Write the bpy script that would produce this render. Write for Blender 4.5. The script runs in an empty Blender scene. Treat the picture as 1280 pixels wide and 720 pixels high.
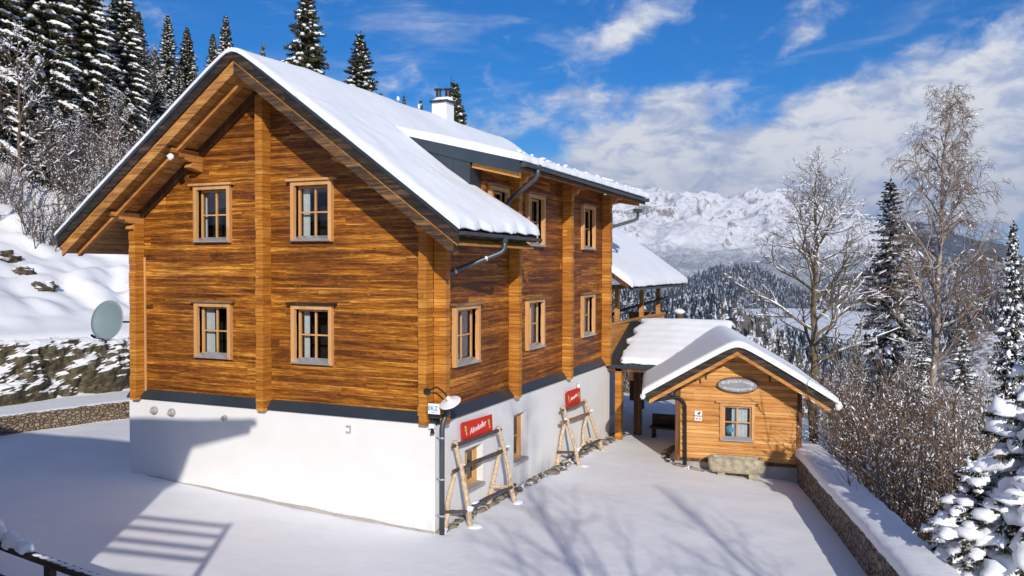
import bpy, bmesh, math, random
import numpy as np
from mathutils import Vector, Matrix, noise
random.seed(7)
SC = bpy.context.scene
COL = SC.collection
R = math.radians

# ------------------------------------------------------------------ camera
CAM = Vector((8.719, -15.677, 3.776))
YAW, PITCH, ROLL, FPX = R(-23.717), R(-1.438), R(0.141), 1048.508
FW = Vector((math.sin(YAW)*math.cos(PITCH), math.cos(YAW)*math.cos(PITCH), math.sin(PITCH)))
RT0 = FW.cross(Vector((0, 0, 1))).normalized()
UP0 = RT0.cross(FW)
RT = RT0*math.cos(ROLL) + UP0*math.sin(ROLL)
UP = UP0*math.cos(ROLL) - RT0*math.sin(ROLL)
def at(u, v, D):
    """point of the world seen at photo pixel (u, v) at depth D metres"""
    return CAM + (FW + RT*((u-640)/FPX) + UP*((360-v)/FPX))*D
def azel(u, v):
    d = (FW + RT*((u-640)/FPX) + UP*((360-v)/FPX)).normalized()
    return math.degrees(math.atan2(d.x, d.y)), math.degrees(math.asin(d.z))
cd = bpy.data.cameras.new("camera"); cam = bpy.data.objects.new("camera", cd); COL.objects.link(cam)
cd.sensor_width = 36; cd.lens = 36*FPX/1280; cd.clip_end = 30000; cd.clip_start = 0.1
mw = Matrix((RT, UP, -FW)).transposed().to_4x4(); mw.translation = CAM
cam.matrix_world = mw
SC.camera = cam

# ------------------------------------------------------------------ light
SUN = Vector((0.62, -1.0, 0.50)).normalized()      # towards the sun
sl = bpy.data.lights.new("sun", 'SUN'); sl.energy = 4.5; sl.angle = R(0.53); sl.color = (1.0, 0.93, 0.83)
so = bpy.data.objects.new("sun", sl); COL.objects.link(so)
so.rotation_euler = SUN.to_track_quat('Z', 'Y').to_euler()
SC.view_settings.view_transform = 'Standard'; SC.view_settings.look = 'None'
SC.view_settings.gamma = 1.0; SC.view_settings.exposure = 0.09
SC.cycles.max_bounces = 6; SC.cycles.transparent_max_bounces = 12; SC.cycles.volume_bounces = 0
SC.cycles.use_denoising = True
HAZE = 9e-5

# ------------------------------------------------------------------ node helpers
class NG:
    def __init__(s, tree): s.t = tree; s.n = tree.nodes; s.l = tree.links
    def node(s, typ, **kw):
        n = s.n.new(typ)
        for k, v in kw.items(): setattr(n, k, v)
        return n
    def put(s, sock, v):
        if isinstance(v, bpy.types.NodeSocket): s.l.new(v, sock)
        elif isinstance(v, (tuple, list)) and len(v) == 3 and sock.type == 'RGBA': sock.default_value = (*v, 1)
        else: sock.default_value = v
    def m(s, op, a, b=None, c=None, clamp=False):
        n = s.node('ShaderNodeMath', operation=op); n.use_clamp = clamp
        s.put(n.inputs[0], a)
        if b is not None: s.put(n.inputs[1], b)
        if c is not None: s.put(n.inputs[2], c)
        return n.outputs[0]
    def vm(s, op, a, b=None, sc=None):
        n = s.node('ShaderNodeVectorMath', operation=op); s.put(n.inputs[0], a)
        if b is not None: s.put(n.inputs[1], b)
        if sc is not None: s.put(n.inputs['Scale'], sc)
        return n.outputs['Vector'] if op not in ('DOT_PRODUCT', 'LENGTH', 'DISTANCE') else n.outputs['Value']
    def sep(s, v):
        n = s.node('ShaderNodeSeparateXYZ'); s.put(n.inputs[0], v); return n.outputs
    def comb(s, x, y, z):
        n = s.node('ShaderNodeCombineXYZ')
        for i, v in enumerate((x, y, z)): s.put(n.inputs[i], v)
        return n.outputs[0]
    def noise(s, vec, scale=5, detail=4, rough=.55, dist=0, lac=2.0):
        n = s.node('ShaderNodeTexNoise'); s.put(n.inputs['Vector'], vec)
        n.inputs['Scale'].default_value = scale; n.inputs['Detail'].default_value = detail
        n.inputs['Roughness'].default_value = rough; n.inputs['Distortion'].default_value = dist
        return n.outputs['Fac']
    def vor(s, vec, scale=5, feature='F1', rnd=1.0):
        n = s.node('ShaderNodeTexVoronoi', feature=feature); s.put(n.inputs['Vector'], vec)
        n.inputs['Scale'].default_value = scale; n.inputs['Randomness'].default_value = rnd
        return n
    def white(s, vec):
        n = s.node('ShaderNodeTexWhiteNoise'); s.put(n.inputs['Vector'], vec); return n.outputs['Value']
    def mix(s, f, a, b, mode='MIX'):
        n = s.node('ShaderNodeMix', data_type='RGBA', blend_type=mode)
        s.put(n.inputs[0], f); s.put(n.inputs[6], a); s.put(n.inputs[7], b); return n.outputs[2]
    def ramp(s, f, stops, interp='LINEAR'):
        n = s.node('ShaderNodeValToRGB'); s.put(n.inputs[0], f); n.color_ramp.interpolation = interp
        e = n.color_ramp.elements
        while len(e) < len(stops): e.new(0.5)
        for i, (p, c) in enumerate(stops):
            e[i].position = p; e[i].color = (*c, 1) if len(c) == 3 else c
        return n.outputs[0]
    def sstep(s, x, a, b):
        n = s.node('ShaderNodeMapRange', interpolation_type='SMOOTHSTEP'); s.put(n.inputs[0], x)
        s.put(n.inputs[1], a); s.put(n.inputs[2], b); n.inputs[3].default_value = 0; n.inputs[4].default_value = 1
        return n.outputs[0]
    def bump(s, h, strength=.3, dist=.02, normal=None):
        n = s.node('ShaderNodeBump'); s.put(n.inputs['Height'], h)
        n.inputs['Strength'].default_value = strength; n.inputs['Distance'].default_value = dist
        if normal is not None: s.put(n.inputs['Normal'], normal)
        return n.outputs[0]

def new_mat(name):
    m = bpy.data.materials.new(name); m.use_nodes = True
    g = NG(m.node_tree); b = g.n['Principled BSDF']; return m, g, b
def simple(name, col, rough=.6, metal=0, var=.15, vs=6, bump=0, bs=30):
    m, g, b = new_mat(name)
    tc = g.node('ShaderNodeTexCoord').outputs['Object']
    n = g.noise(tc, vs, 5)
    c1 = tuple(max(0, x*(1-var)) for x in col); c2 = tuple(min(1, x*(1+var)) for x in col)
    g.put(b.inputs['Base Color'], g.ramp(n, [(.3, c1), (.7, c2)]))
    b.inputs['Roughness'].default_value = rough; b.inputs['Metallic'].default_value = metal
    if bump: g.put(b.inputs['Normal'], g.bump(g.noise(tc, bs, 4), bump, .02))
    return m

# ------------------------------------------------------------------ world: sky + clouds
w = bpy.data.worlds.new("World"); SC.world = w; w.use_nodes = True
g = NG(w.node_tree)
for n in list(g.n): g.n.remove(n)
sky = g.node('ShaderNodeTexSky', sky_type='NISHITA'); sky.sun_disc = False
sky.sun_elevation = math.asin(SUN.z); sky.sun_rotation = math.atan2(SUN.x, SUN.y)
sky.altitude = 1200; sky.air_density = 1.0; sky.dust_density = 0.15; sky.ozone_density = 3.0
hs = g.node('ShaderNodeHueSaturation'); g.put(hs.inputs['Color'], sky.outputs[0])
hs.inputs['Saturation'].default_value = 1.68; hs.inputs['Value'].default_value = 0.68
D = g.node('ShaderNodeTexCoord').outputs['Generated']
dx, dy, dz = g.sep(D)
az = g.m('MULTIPLY', g.m('ARCTAN2', dx, dy), 180/math.pi)
el = g.m('MULTIPLY', g.m('ARCSINE', dz), 180/math.pi)
# noise space: stretched sideways, drawn out with height like real cloud sheets
P = g.comb(g.m('MULTIPLY', az, .10), g.m('MULTIPLY', el, .17), 3.1)
n1 = g.noise(P, 1.0, 9, .58, .25); n2 = g.noise(g.comb(g.m('MULTIPLY', az, .22), g.m('MULTIPLY', el, .34), 7.7), 1.3, 8, .6, .4)
P3 = g.comb(g.m('ADD', g.m('MULTIPLY', az, .05), g.m('MULTIPLY', el, .05)), g.m('SUBTRACT', g.m('MULTIPLY', el, .28), g.m('MULTIPLY', az, .03)), 1.3)
n3 = g.noise(P3, 1.6, 8, .62, .6)
def blob(u, v, sa, se, amp, rot=0.0):
    a0, e0 = azel(u, v)
    a = g.m('SUBTRACT', az, a0); e = g.m('SUBTRACT', el, e0)
    c, s_ = math.cos(rot), math.sin(rot)
    a2 = g.m('ADD', g.m('MULTIPLY', a, c/sa), g.m('MULTIPLY', e, s_/sa))
    e2 = g.m('ADD', g.m('MULTIPLY', a, -s_/se), g.m('MULTIPLY', e, c/se))
    q = g.m('ADD', g.m('MULTIPLY', a2, a2), g.m('MULTIPLY', e2, e2))
    return g.m('MULTIPLY', g.m('EXPONENT', g.m('MULTIPLY', q, -1)), amp)
tot = None
for b_ in ((800, 32, 3.6, 1.7, .32, .35), (760, 60, 2.6, 1.1, .3, .5), (1000, 48, 3.0, .75, .26, .45), (905, 18, 4.6, .6, .26, 0),
           (790, 120, 5.2, 1.0, .50, .05), (830, 160, 4.2, 1.6, .60, .45), (770, 195, 5.0, 1.7, .60, 0), (880, 212, 6.5, 2.2, .66, .2),
           (1000, 185, 4.6, 2.2, .62, .3), (1095, 150, 4.4, 2.7, .74, .3), (1235, 145, 3.6, 3.6, .80, .4), (1150, 205, 8, 3.2, .62, 0),
           (1235, 85, 2.6, .7, .42, .45), (950, 245, 7, 1.6, .5, 0), (1260, 230, 2.8, 2.4, .45, .2), (1225, 270, 4, 1.4, .4, 0),
           (1285, 275, 1.3, 2.0, -.5, 0), (975, 150, 2.4, 1.0, -.25, .2)):
    v = blob(*b_); tot = v if tot is None else g.m('ADD', tot, v)
# cloud elsewhere round the sky (out of view): scattered fields
az_out = g.m('GREATER_THAN', g.m('ABSOLUTE', g.m('ADD', az, 24)), 45)
tot = g.m('ADD', tot, g.m('MULTIPLY', az_out, .15))
dens = g.m('ADD', tot, g.m('ADD', g.m('MULTIPLY', g.m('SUBTRACT', n1, .5), 1.45), g.m('MULTIPLY', g.m('SUBTRACT', n2, .5), 1.15)))
alpha = g.m('MULTIPLY', g.sstep(dens, .03, .56), .97)
wisp = g.m('MULTIPLY', g.sstep(g.m('ADD', n3, blob(560, 90, 11, 4, .10)), .50, .80), .42)
alpha = g.m('MAXIMUM', alpha, wisp)
n4 = g.noise(g.comb(g.m('MULTIPLY', az, .30), g.m('MULTIPLY', el, .62), 2.9), 1.2, 9, .62, .5)
shade = g.sstep(g.m('ADD', g.m('MULTIPLY', n4, .9), g.m('ADD', g.m('MULTIPLY', n1, .3), g.m('MULTIPLY', dens, .06))), .46, .74)
ccol = g.ramp(shade, [(0, (.46, .55, .78)), (.45, (.66, .72, .87)), (1, (.97, .98, 1.0))])
bg1 = g.node('ShaderNodeBackground'); g.put(bg1.inputs[0], g.mix(g.m('MULTIPLY', g.sstep(el, 11, -2), .8), g.mix(1.0, hs.outputs[0], (.80, .90, 1.12), 'MULTIPLY'), (2.5, 4.1, 6.8))); bg1.inputs[1].default_value = .135
bg2 = g.node('ShaderNodeBackground'); g.put(bg2.inputs[0], ccol); bg2.inputs[1].default_value = .88
mx = g.node('ShaderNodeMixShader'); g.put(mx.inputs[0], alpha); g.put(mx.inputs[1], bg1.outputs[0]); g.put(mx.inputs[2], bg2.outputs[0])
out = g.node('ShaderNodeOutputWorld'); g.put(out.inputs[0], mx.outputs[0])
w.cycles.sampling_method = 'MANUAL'; w.cycles.sample_map_resolution = 512

# ------------------------------------------------------------------ materials
def snow_mat(name, sc=1.0, bump=.25):
    m, g, b = new_mat(name)
    tc = g.node('ShaderNodeNewGeometry').outputs['Position']
    n = g.noise(tc, .7*sc, 5, .5); f = g.noise(tc, 22*sc, 4, .6); f2 = g.noise(tc, 5*sc, 4, .5)
    g.put(b.inputs['Base Color'], g.ramp(n, [(.3, (.80, .83, .88)), (.7, (.88, .89, .91))]))
    b.inputs['Roughness'].default_value = .55; b.inputs['Specular IOR Level'].default_value = .25
    h = g.m('ADD', g.m('MULTIPLY', f, .25), g.m('MULTIPLY', f2, 1.0))
    g.put(b.inputs['Normal'], g.bump(h, bump, .06))
    return m
SNOW = snow_mat('snow')

def wood_mat(name, stops, axis='H', course=.2, plank=3.2, rough=.55, dark_gap=True, seed=0.0, streak=1.0):
    """horizontal (H) or vertical (V) timber, colour varying from board to board with long grain streaks"""
    m, g, b = new_mat(name)
    tc = g.node('ShaderNodeTexCoord').outputs['Object']
    x, y, z = g.sep(tc)
    s = g.m('ADD', x, y)
    if axis == 'V': s, z = z, s
    if axis == 'D': pass
    row = g.m('FLOOR', g.m('DIVIDE', g.m('ADD', z, .001), course))
    rr = g.white(g.comb(row, seed, 1.3))
    pl = g.m('FLOOR', g.m('ADD', g.m('DIVIDE', s, plank), g.m('MULTIPLY', rr, 9.7)))
    tint = g.white(g.comb(row, pl, seed+2.2))
    off = g.m('MULTIPLY', tint, 31.0)
    st = g.noise(g.comb(g.m('MULTIPLY', s, .38), g.m('MULTIPLY', z, 9.0), off), 1.0, 5, .6, .8)
    fl = g.noise(g.comb(g.m('MULTIPLY', s, 2.2), g.m('MULTIPLY', z, 30), off), 1.0, 4, .6, 1.4)
    fine = g.noise(g.comb(g.m('MULTIPLY', s, 3), g.m('MULTIPLY', z, 120), off), 1.0, 3, .6)
    kn = g.vor(g.comb(g.m('MULTIPLY', s, 1.6), g.m('MULTIPLY', z, 5), off), 1.0).outputs['Distance']
    knot = g.sstep(kn, .10, .03)
    f = g.m('ADD', g.m('MULTIPLY', g.m('SUBTRACT', tint, .5), .20), g.m('ADD', g.m('MULTIPLY', g.m('SUBTRACT', st, .5), 1.85*streak), .5))
    f = g.m('ADD', f, g.m('MULTIPLY', g.m('SUBTRACT', fl, .5), 1.15*streak))
    f = g.m('SUBTRACT', f, g.m('MULTIPLY', knot, .4), clamp=True)
    c = g.ramp(f, stops)
    spk = g.noise(g.comb(g.m('MULTIPLY', s, 9), g.m('MULTIPLY', z, 26), off), 1.0, 3, .7)
    c = g.mix(g.m('MULTIPLY', g.sstep(spk, .60, .72), .45*streak), c, stops[-1][1])
    c = g.mix(g.m('MULTIPLY', g.sstep(spk, .42, .30), .40*streak), c, stops[0][1])
    big = g.noise(tc, .45, 4, .6)
    c = g.mix(g.m('MULTIPLY', g.sstep(big, .42, .66), .45), c, (stops[0][1][0]*1.3, stops[0][1][1]*1.2, stops[0][1][2]*1.2))
    if dark_gap:
        fr = g.m('FRACT', g.m('DIVIDE', z, course)); ed = g.m('MINIMUM', fr, g.m('SUBTRACT', 1, fr))
        c = g.mix(g.m('MULTIPLY', g.sstep(ed, .05, .015), .65), c, (.03, .012, .004))
    g.put(b.inputs['Base Color'], c)
    b.inputs['Roughness'].default_value = rough; b.inputs['Specular IOR Level'].default_value = .3
    g.put(b.inputs['Normal'], g.bump(g.m('ADD', g.m('MULTIPLY', fine, .5), g.m('MULTIPLY', st, 1.0)), .35, .015))
    return m
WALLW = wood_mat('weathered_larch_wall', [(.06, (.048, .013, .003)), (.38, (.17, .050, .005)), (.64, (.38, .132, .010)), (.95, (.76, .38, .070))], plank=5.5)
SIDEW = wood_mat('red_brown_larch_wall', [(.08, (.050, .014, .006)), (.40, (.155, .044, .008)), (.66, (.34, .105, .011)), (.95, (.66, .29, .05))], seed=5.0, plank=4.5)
POSTW = wood_mat('larch_log_ends', [(.12, (.20, .062, .009)), (.5, (.46, .175, .020)), (.88, (.72, .36, .075))], seed=9.0, streak=.7)
HUTW = wood_mat('pale_spruce_logs', [(.15, (.34, .13, .028)), (.45, (.62, .30, .085)), (.85, (.80, .47, .18))], course=.22, seed=3.0, streak=.7)
FRAMEW = wood_mat('planed_larch_frame', [(.2, (.42, .20, .065)), (.5, (.60, .33, .13)), (.85, (.72, .45, .21))], axis='V', course=.4, dark_gap=False, rough=.45, streak=.45)
SOFFW = wood_mat('soffit_boards', [(.2, (.20, .085, .020)), (.5, (.46, .21, .05)), (.85, (.64, .34, .10))], course=.16, plank=4)
BEAMW = wood_mat('larch_beam', [(.2, (.28, .11, .025)), (.5, (.50, .22, .055)), (.85, (.68, .36, .11))], dark_gap=False, streak=.6, course=.6)
DARKW = wood_mat('weathered_dark_board', [(.2, (.010, .008, .007)), (.55, (.030, .021, .015)), (.95, (.13, .075, .040))], dark_gap=False, course=.5, rough=.7)
BROWNW = wood_mat('stained_brown_board', [(.2, (.05, .022, .010)), (.5, (.12, .052, .020)), (.9, (.24, .11, .04))], axis='V', course=.16, rough=.65)
RAKEW = wood_mat('brown_rake_board', [(.2, (.022, .014, .010)), (.55, (.075, .042, .022)), (.92, (.27, .14, .055))], dark_gap=False, course=.3, rough=.65)
GREYW = wood_mat('grey_brown_lintel', [(.2, (.10, .055, .03)), (.5, (.24, .13, .06)), (.9, (.40, .23, .11))], dark_gap=False, course=.4)
BARKED = simple('peeled_pole_wood', (.52, .40, .27), .75, 0, .35, 14, .4, 30)
DARKPOLE = simple('dark_bark_pole', (.085, .06, .045), .85, 0, .4, 14, .5, 30)
METAL = simple('slate_grey_sheet_metal', (.055, .072, .088), .38, .55, .12, 1.2)
GUTTER = simple('grey_painted_gutter', (.075, .088, .10), .42, .4, .15, 3)
DARKMETAL = simple('dark_lamp_metal', (.03, .03, .035), .4, .5, .1, 3)
DISH = simple('grey_green_dish', (.20, .27, .29), .5, .1, .06, 1.5)
WHITEP = simple('white_enamel', (.80, .80, .80), .35, 0, .03, 3)
CHIMP = simple('white_chimney_render', (.76, .77, .78), .8, 0, .05, 3, .3, 40)
CONC = simple('grey_concrete', (.36, .34, .32), .9, 0, .2, 3, .4, 30)
SILLM = simple('aluminium_sill', (.52, .55, .60), .35, .6, .08, 3)
RED = simple('red_sign_paint', (.60, .022, .012), .4, 0, .08, 4)
BLUEINK = simple('teal_lettering', (.02, .22, .36), .5, 0, .05, 4)
WHITEINK = simple('white_lettering', (.82, .80, .78), .5, 0, .03, 4)
BLACKINK = simple('dark_lettering', (.03, .03, .03), .5, 0, .03, 4)
SIGNG = simple('grey_slate_sign', (.24, .26, .29), .55, 0, .12, 5)
ORN = simple('yellow_green_ornament', (.55, .50, .14), .5, 0, .6, 30)
INSIDE = simple('dark_room', (.012, .011, .010), .9)  # base colour holds the darkness of unlit rooms
CURT = simple('white_curtain', (.62, .66, .66), .8, 0, .08, 10)
PAPER = simple('white_notice', (.78, .76, .74), .6, 0, .04, 4)
CLOTH = simple('blue_white_cushion', (.10, .30, .50), .8, 0, .8, 9)

def plaster():
    m, g, b = new_mat('white_plaster')
    tc = g.node('ShaderNodeTexCoord').outputs['Object']
    n = g.noise(tc, .8, 5, .6); st = g.noise(g.vm('MULTIPLY', tc, (6, 6, .8)), 1.0, 4, .6)
    c = g.ramp(n, [(.3, (.69, .685, .67)), (.7, (.75, .745, .74))])
    z = g.sep(tc)[2]
    # rain splash and dust that really stays on the lowest strip of the render
    low = g.m('MULTIPLY', g.sstep(z, .55, .0), g.sstep(st, .40, .70))
    c = g.mix(g.m('MULTIPLY', low, .45), c, (.52, .47, .40))
    c = g.mix(g.m('MULTIPLY', g.sstep(st, .62, .8), .12), c, (.60, .58, .54))
    g.put(b.inputs['Base Color'], c); b.inputs['Roughness'].default_value = .9
    g.put(b.inputs['Normal'], g.bump(g.noise(tc, 60, 4, .6), .25, .01))
    return m
PLASTER = plaster()

def stone_mat(name, cols, scale=(5, 5, 8), mortar=(.05, .042, .035), snowy=0.0, edge=.08):
    m, g, b = new_mat(name)
    tc = g.node('ShaderNodeTexCoord').outputs['Object']
    wob = g.node('ShaderNodeTexNoise'); g.put(wob.inputs['Vector'], tc); wob.inputs['Scale'].default_value = 3
    p = g.vm('MULTIPLY', g.vm('ADD', tc, g.vm('SCALE', wob.outputs['Color'], sc=.10)), scale)
    v = g.vor(p, 1.0); ve = g.vor(p, 1.0, 'DISTANCE_TO_EDGE')
    r = g.white(g.vm('ADD', v.outputs['Color'], (0, 0, 1)))
    c = g.ramp(r, [(i/(len(cols)-1), k) for i, k in enumerate(cols)])
    c = g.mix(g.m('MULTIPLY', g.noise(tc, 25, 4), .5), c, (.16, .13, .10))
    gap = g.sstep(ve.outputs['Distance'], edge, edge*.25)
    c = g.mix(gap, c, mortar)
    if snowy:
        c = g.mix(g.m('MULTIPLY', g.sstep(g.noise(tc, 2.5, 5), .60-snowy, .66-snowy), gap), c, (.8, .82, .86))
    g.put(b.inputs['Base Color'], c); b.inputs['Roughness'].default_value = .9
    g.put(b.inputs['Normal'], g.bump(g.sstep(ve.outputs['Distance'], 0, .25), .9, .05))
    return m
STONEL = stone_mat('tan_field_stone', [(.26, .17, .10), (.44, .30, .18), (.34, .26, .18), (.50, .38, .24), (.27, .15, .09), (.38, .33, .26)], (6.2, 6.2, 12))
STONEG = stone_mat('gabion_stone', [(.15, .12, .10), (.28, .22, .175), (.19, .165, .145), (.36, .30, .24), (.23, .165, .125)], (4.6, 4.6, 6.0), (.045, .036, .03), edge=.10)
STRIP = stone_mat('drip_strip_stone', [(.26, .22, .17), (.34, .29, .22), (.20, .17, .13)], (2.2, 2.2, 4), (.05, .04, .03), .1)
TROUGHM = simple('mossy_stone', (.38, .33, .235), .9, 0, .35, 6, .8, 14)
def glass():
    m, g, b = new_mat('window_glass')
    g.n.remove(b)
    o = [n for n in g.n if n.type == 'OUTPUT_MATERIAL'][0]
    fr = g.node('ShaderNodeFresnel'); fr.inputs[0].default_value = 1.5
    gl = g.node('ShaderNodeBsdfGlossy'); gl.inputs['Roughness'].default_value = .02; gl.inputs[0].default_value = (.9, .93, 1, 1)
    tr = g.node('ShaderNodeBsdfTransparent'); tr.inputs[0].default_value = (.80, .83, .85, 1)
    mx = g.node('ShaderNodeMixShader'); g.put(mx.inputs[0], g.m('ADD', g.m('MULTIPLY', fr.outputs[0], 1.0), .03)); g.put(mx.inputs[1], tr.outputs[0]); g.put(mx.inputs[2], gl.outputs[0])
    g.put(o.inputs[0], mx.outputs[0]); return m
GLASS = glass()

# ------------------------------------------------------------------ mesh builder
def rootmat(p):
    while p.parent is not None: p = p.parent
    return p.matrix_basis
class MB:
    def __init__(s, T=None): s.v = []; s.f = []; s.mi = []; s.T = T; s.cur = 0
    def _add(s, vs, fs):
        o = len(s.v)
        for p in vs:
            p = Vector(p); s.v.append(s.T(p) if s.T else p)
        for f in fs: s.f.append([o+i for i in f]); s.mi.append(s.cur)
    def poly(s, pts): s._add(pts, [list(range(len(pts)))])
    def box(s, x0, x1, y0, y1, z0, z1):
        s._add([(x0,y0,z0),(x1,y0,z0),(x1,y1,z0),(x0,y1,z0),(x0,y0,z1),(x1,y0,z1),(x1,y1,z1),(x0,y1,z1)],
               [(0,3,2,1),(4,5,6,7),(0,1,5,4),(1,2,6,5),(2,3,7,6),(3,0,4,7)])
    def prism(s, pts, a, b):
        """pts: list of 3-vectors (planar polygon) extruded by vector b-a"""
        n = len(pts); d = Vector(b)-Vector(a)
        vs = [Vector(p) for p in pts]+[Vector(p)+d for p in pts]
        s._add(vs, [list(range(n))[::-1], list(range(n, 2*n))]+[(i, (i+1) % n, n+(i+1) % n, n+i) for i in range(n)])
    def xz(s, pts, y0, y1): s.prism([(x, y0, z) for x, z in pts], (0, y0, 0), (0, y1, 0))
    def yz(s, pts, x0, x1): s.prism([(x0, y, z) for y, z in pts], (x0, 0, 0), (x1, 0, 0))
    def tube(s, pts, rad, n=8, cap=True, flat=1.0):
        pts = [Vector(p) for p in pts]
        if not hasattr(rad, '__len__'): rad = [rad]*len(pts)
        vs = []; prev = None
        for i, p in enumerate(pts):
            d = (pts[min(i+1, len(pts)-1)]-pts[max(i-1, 0)])
            if d.length < 1e-7: d = Vector((0, 0, 1))
            d.normalize()
            a = d.cross(Vector((0, 0, 1)) if prev is None and abs(d.z) < .95 else (prev if prev is not None else Vector((0, 1, 0))))
            if prev is not None:
                a = prev - d*prev.dot(d)
            if a.length < 1e-5: a = d.orthogonal()
            a.normalize(); prev = a; b = d.cross(a)
            for k in range(n):
                t = 2*math.pi*k/n
                vs.append(p+a*(rad[i]*math.cos(t))+b*(rad[i]*flat*math.sin(t)))
        fs = []
        for i in range(len(pts)-1):
            for k in range(n):
                fs.append((i*n+k, i*n+(k+1) % n, (i+1)*n+(k+1) % n, (i+1)*n+k))
        if cap: fs.append(tuple(range(n))[::-1]); fs.append(tuple((len(pts)-1)*n+k for k in range(n)))
        s._add(vs, fs)
    def bar(s, p, q, w, h, up=(0, 0, 1)):
        p = Vector(p); q = Vector(q); d = (q-p).normalized(); a = d.cross(Vector(up)).normalized(); b = a.cross(d)
        vs = []
        for c in (p, q):
            for sa, sb in ((-1, -1), (1, -1), (1, 1), (-1, 1)): vs.append(c+a*(sa*w/2)+b*(sb*h/2))
        s._add(vs, [(0,1,2,3),(7,6,5,4),(0,4,5,1),(1,5,6,2),(2,6,7,3),(3,7,4,0)])
    def blob(s, c, rx, ry, rz, seg=10, rings=6, nz=.15, sd=0, half=False):
        vs = []; c = Vector(c)
        for i in range(rings+1):
            ph = math.pi*i/rings*(.5 if half else 1)
            for k in range(seg):
                t = 2*math.pi*k/seg
                d = Vector((math.sin(ph)*math.cos(t), math.sin(ph)*math.sin(t), math.cos(ph)))
                q = 1+nz*noise.noise(d*1.7+Vector((sd, sd*.7, 0)))*2
                vs.append(c+Vector((d.x*rx*q, d.y*ry*q, d.z*rz*q)))
        fs = [(i*seg+k, (i+1)*seg+k, (i+1)*seg+(k+1) % seg, i*seg+(k+1) % seg) for i in range(rings) for k in range(seg)]
        s._add(vs, fs)
    def build(s, name, mats, parent=None, smooth=False, local=False, recalc=True, bevel=0):
        me = bpy.data.meshes.new(name)
        vs = s.v
        if parent is not None and not local:
            inv = rootmat(parent).inverted(); vs = [inv @ p for p in vs]
        me.from_pydata([tuple(p) for p in vs], [], s.f); me.update()
        if not isinstance(mats, (list, tuple)): mats = [mats]
        for m in mats: me.materials.append(m)
        if len(mats) > 1: me.polygons.foreach_set('material_index', s.mi)
        if recalc and len(s.f) < 60000:
            bm = bmesh.new(); bm.from_mesh(me); bmesh.ops.recalc_face_normals(bm, faces=bm.faces); bm.to_mesh(me); bm.free()
        if smooth: me.polygons.foreach_set('use_smooth', [True]*len(me.polygons))
        o = bpy.data.objects.new(name, me); COL.objects.link(o)
        if parent is not None: o.parent = parent
        if bevel:
            md = o.modifiers.new('bevel', 'BEVEL'); md.width = bevel; md.segments = 2; md.limit_method = 'ANGLE'
        return o
def np_mesh(name, V, F, mats, parent=None, smooth=False, mi=None):
    """V (n,3), F (m,k) arrays"""
    V = np.asarray(V, dtype=np.float32); F = np.asarray(F, dtype=np.int32)
    me = bpy.data.meshes.new(name); k = F.shape[1]
    me.vertices.add(len(V)); me.vertices.foreach_set('co', V.ravel())
    me.loops.add(F.size); me.loops.foreach_set('vertex_index', F.ravel())
    me.polygons.add(len(F)); me.polygons.foreach_set('loop_start', np.arange(0, F.size, k, dtype=np.int32))
    me.polygons.foreach_set('loop_total', np.full(len(F), k, dtype=np.int32))
    if not isinstance(mats, (list, tuple)): mats = [mats]
    for m in mats: me.materials.append(m)
    if mi is not None: me.polygons.foreach_set('material_index', np.asarray(mi, dtype=np.int32))
    me.polygons.foreach_set('use_smooth', np.full(len(F), smooth))
    me.update(); me.validate()
    o = bpy.data.objects.new(name, me); COL.objects.link(o)
    if parent is not None: o.parent = parent
    return o
def empty(name, loc, rz=0):
    o = bpy.data.objects.new(name, None); COL.objects.link(o); o.location = loc; o.rotation_euler = (0, 0, rz); o.empty_display_size = .2
    return o
def tag(o, label=None, cat=None, group=None, kind=None):
    if label: o['label'] = label
    if cat: o['category'] = cat
    if group: o['group'] = group
    if kind: o['kind'] = kind
    return o
def copy_tree(o, parent=None):
    c = o.copy(); COL.objects.link(c)
    if parent is not None: c.parent = parent
    for ch in list(o.children): copy_tree(ch, c)
    return c
def text_obj(name, txt, size, M, mat, parent, font_shear=0, arc=None):
    cu = bpy.data.curves.new(name, 'FONT'); cu.body = txt; cu.size = size; cu.align_x = 'CENTER'; cu.align_y = 'CENTER'; cu.extrude = .003; cu.shear = font_shear
    cu.resolution_u = 3
    t = bpy.data.objects.new(name+'_tmp', cu)
    me = bpy.data.meshes.new_from_object(t)
    bpy.data.objects.remove(t); bpy.data.curves.remove(cu)
    for v in me.vertices:
        p = v.co.copy()
        if arc: p = arc(p)
        v.co = M @ p
    me.materials.clear(); me.materials.append(mat)
    if parent is not None: me.transform(rootmat(parent).inverted())
    o = bpy.data.objects.new(name, me); COL.objects.link(o); o.parent = parent
    return o

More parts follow.
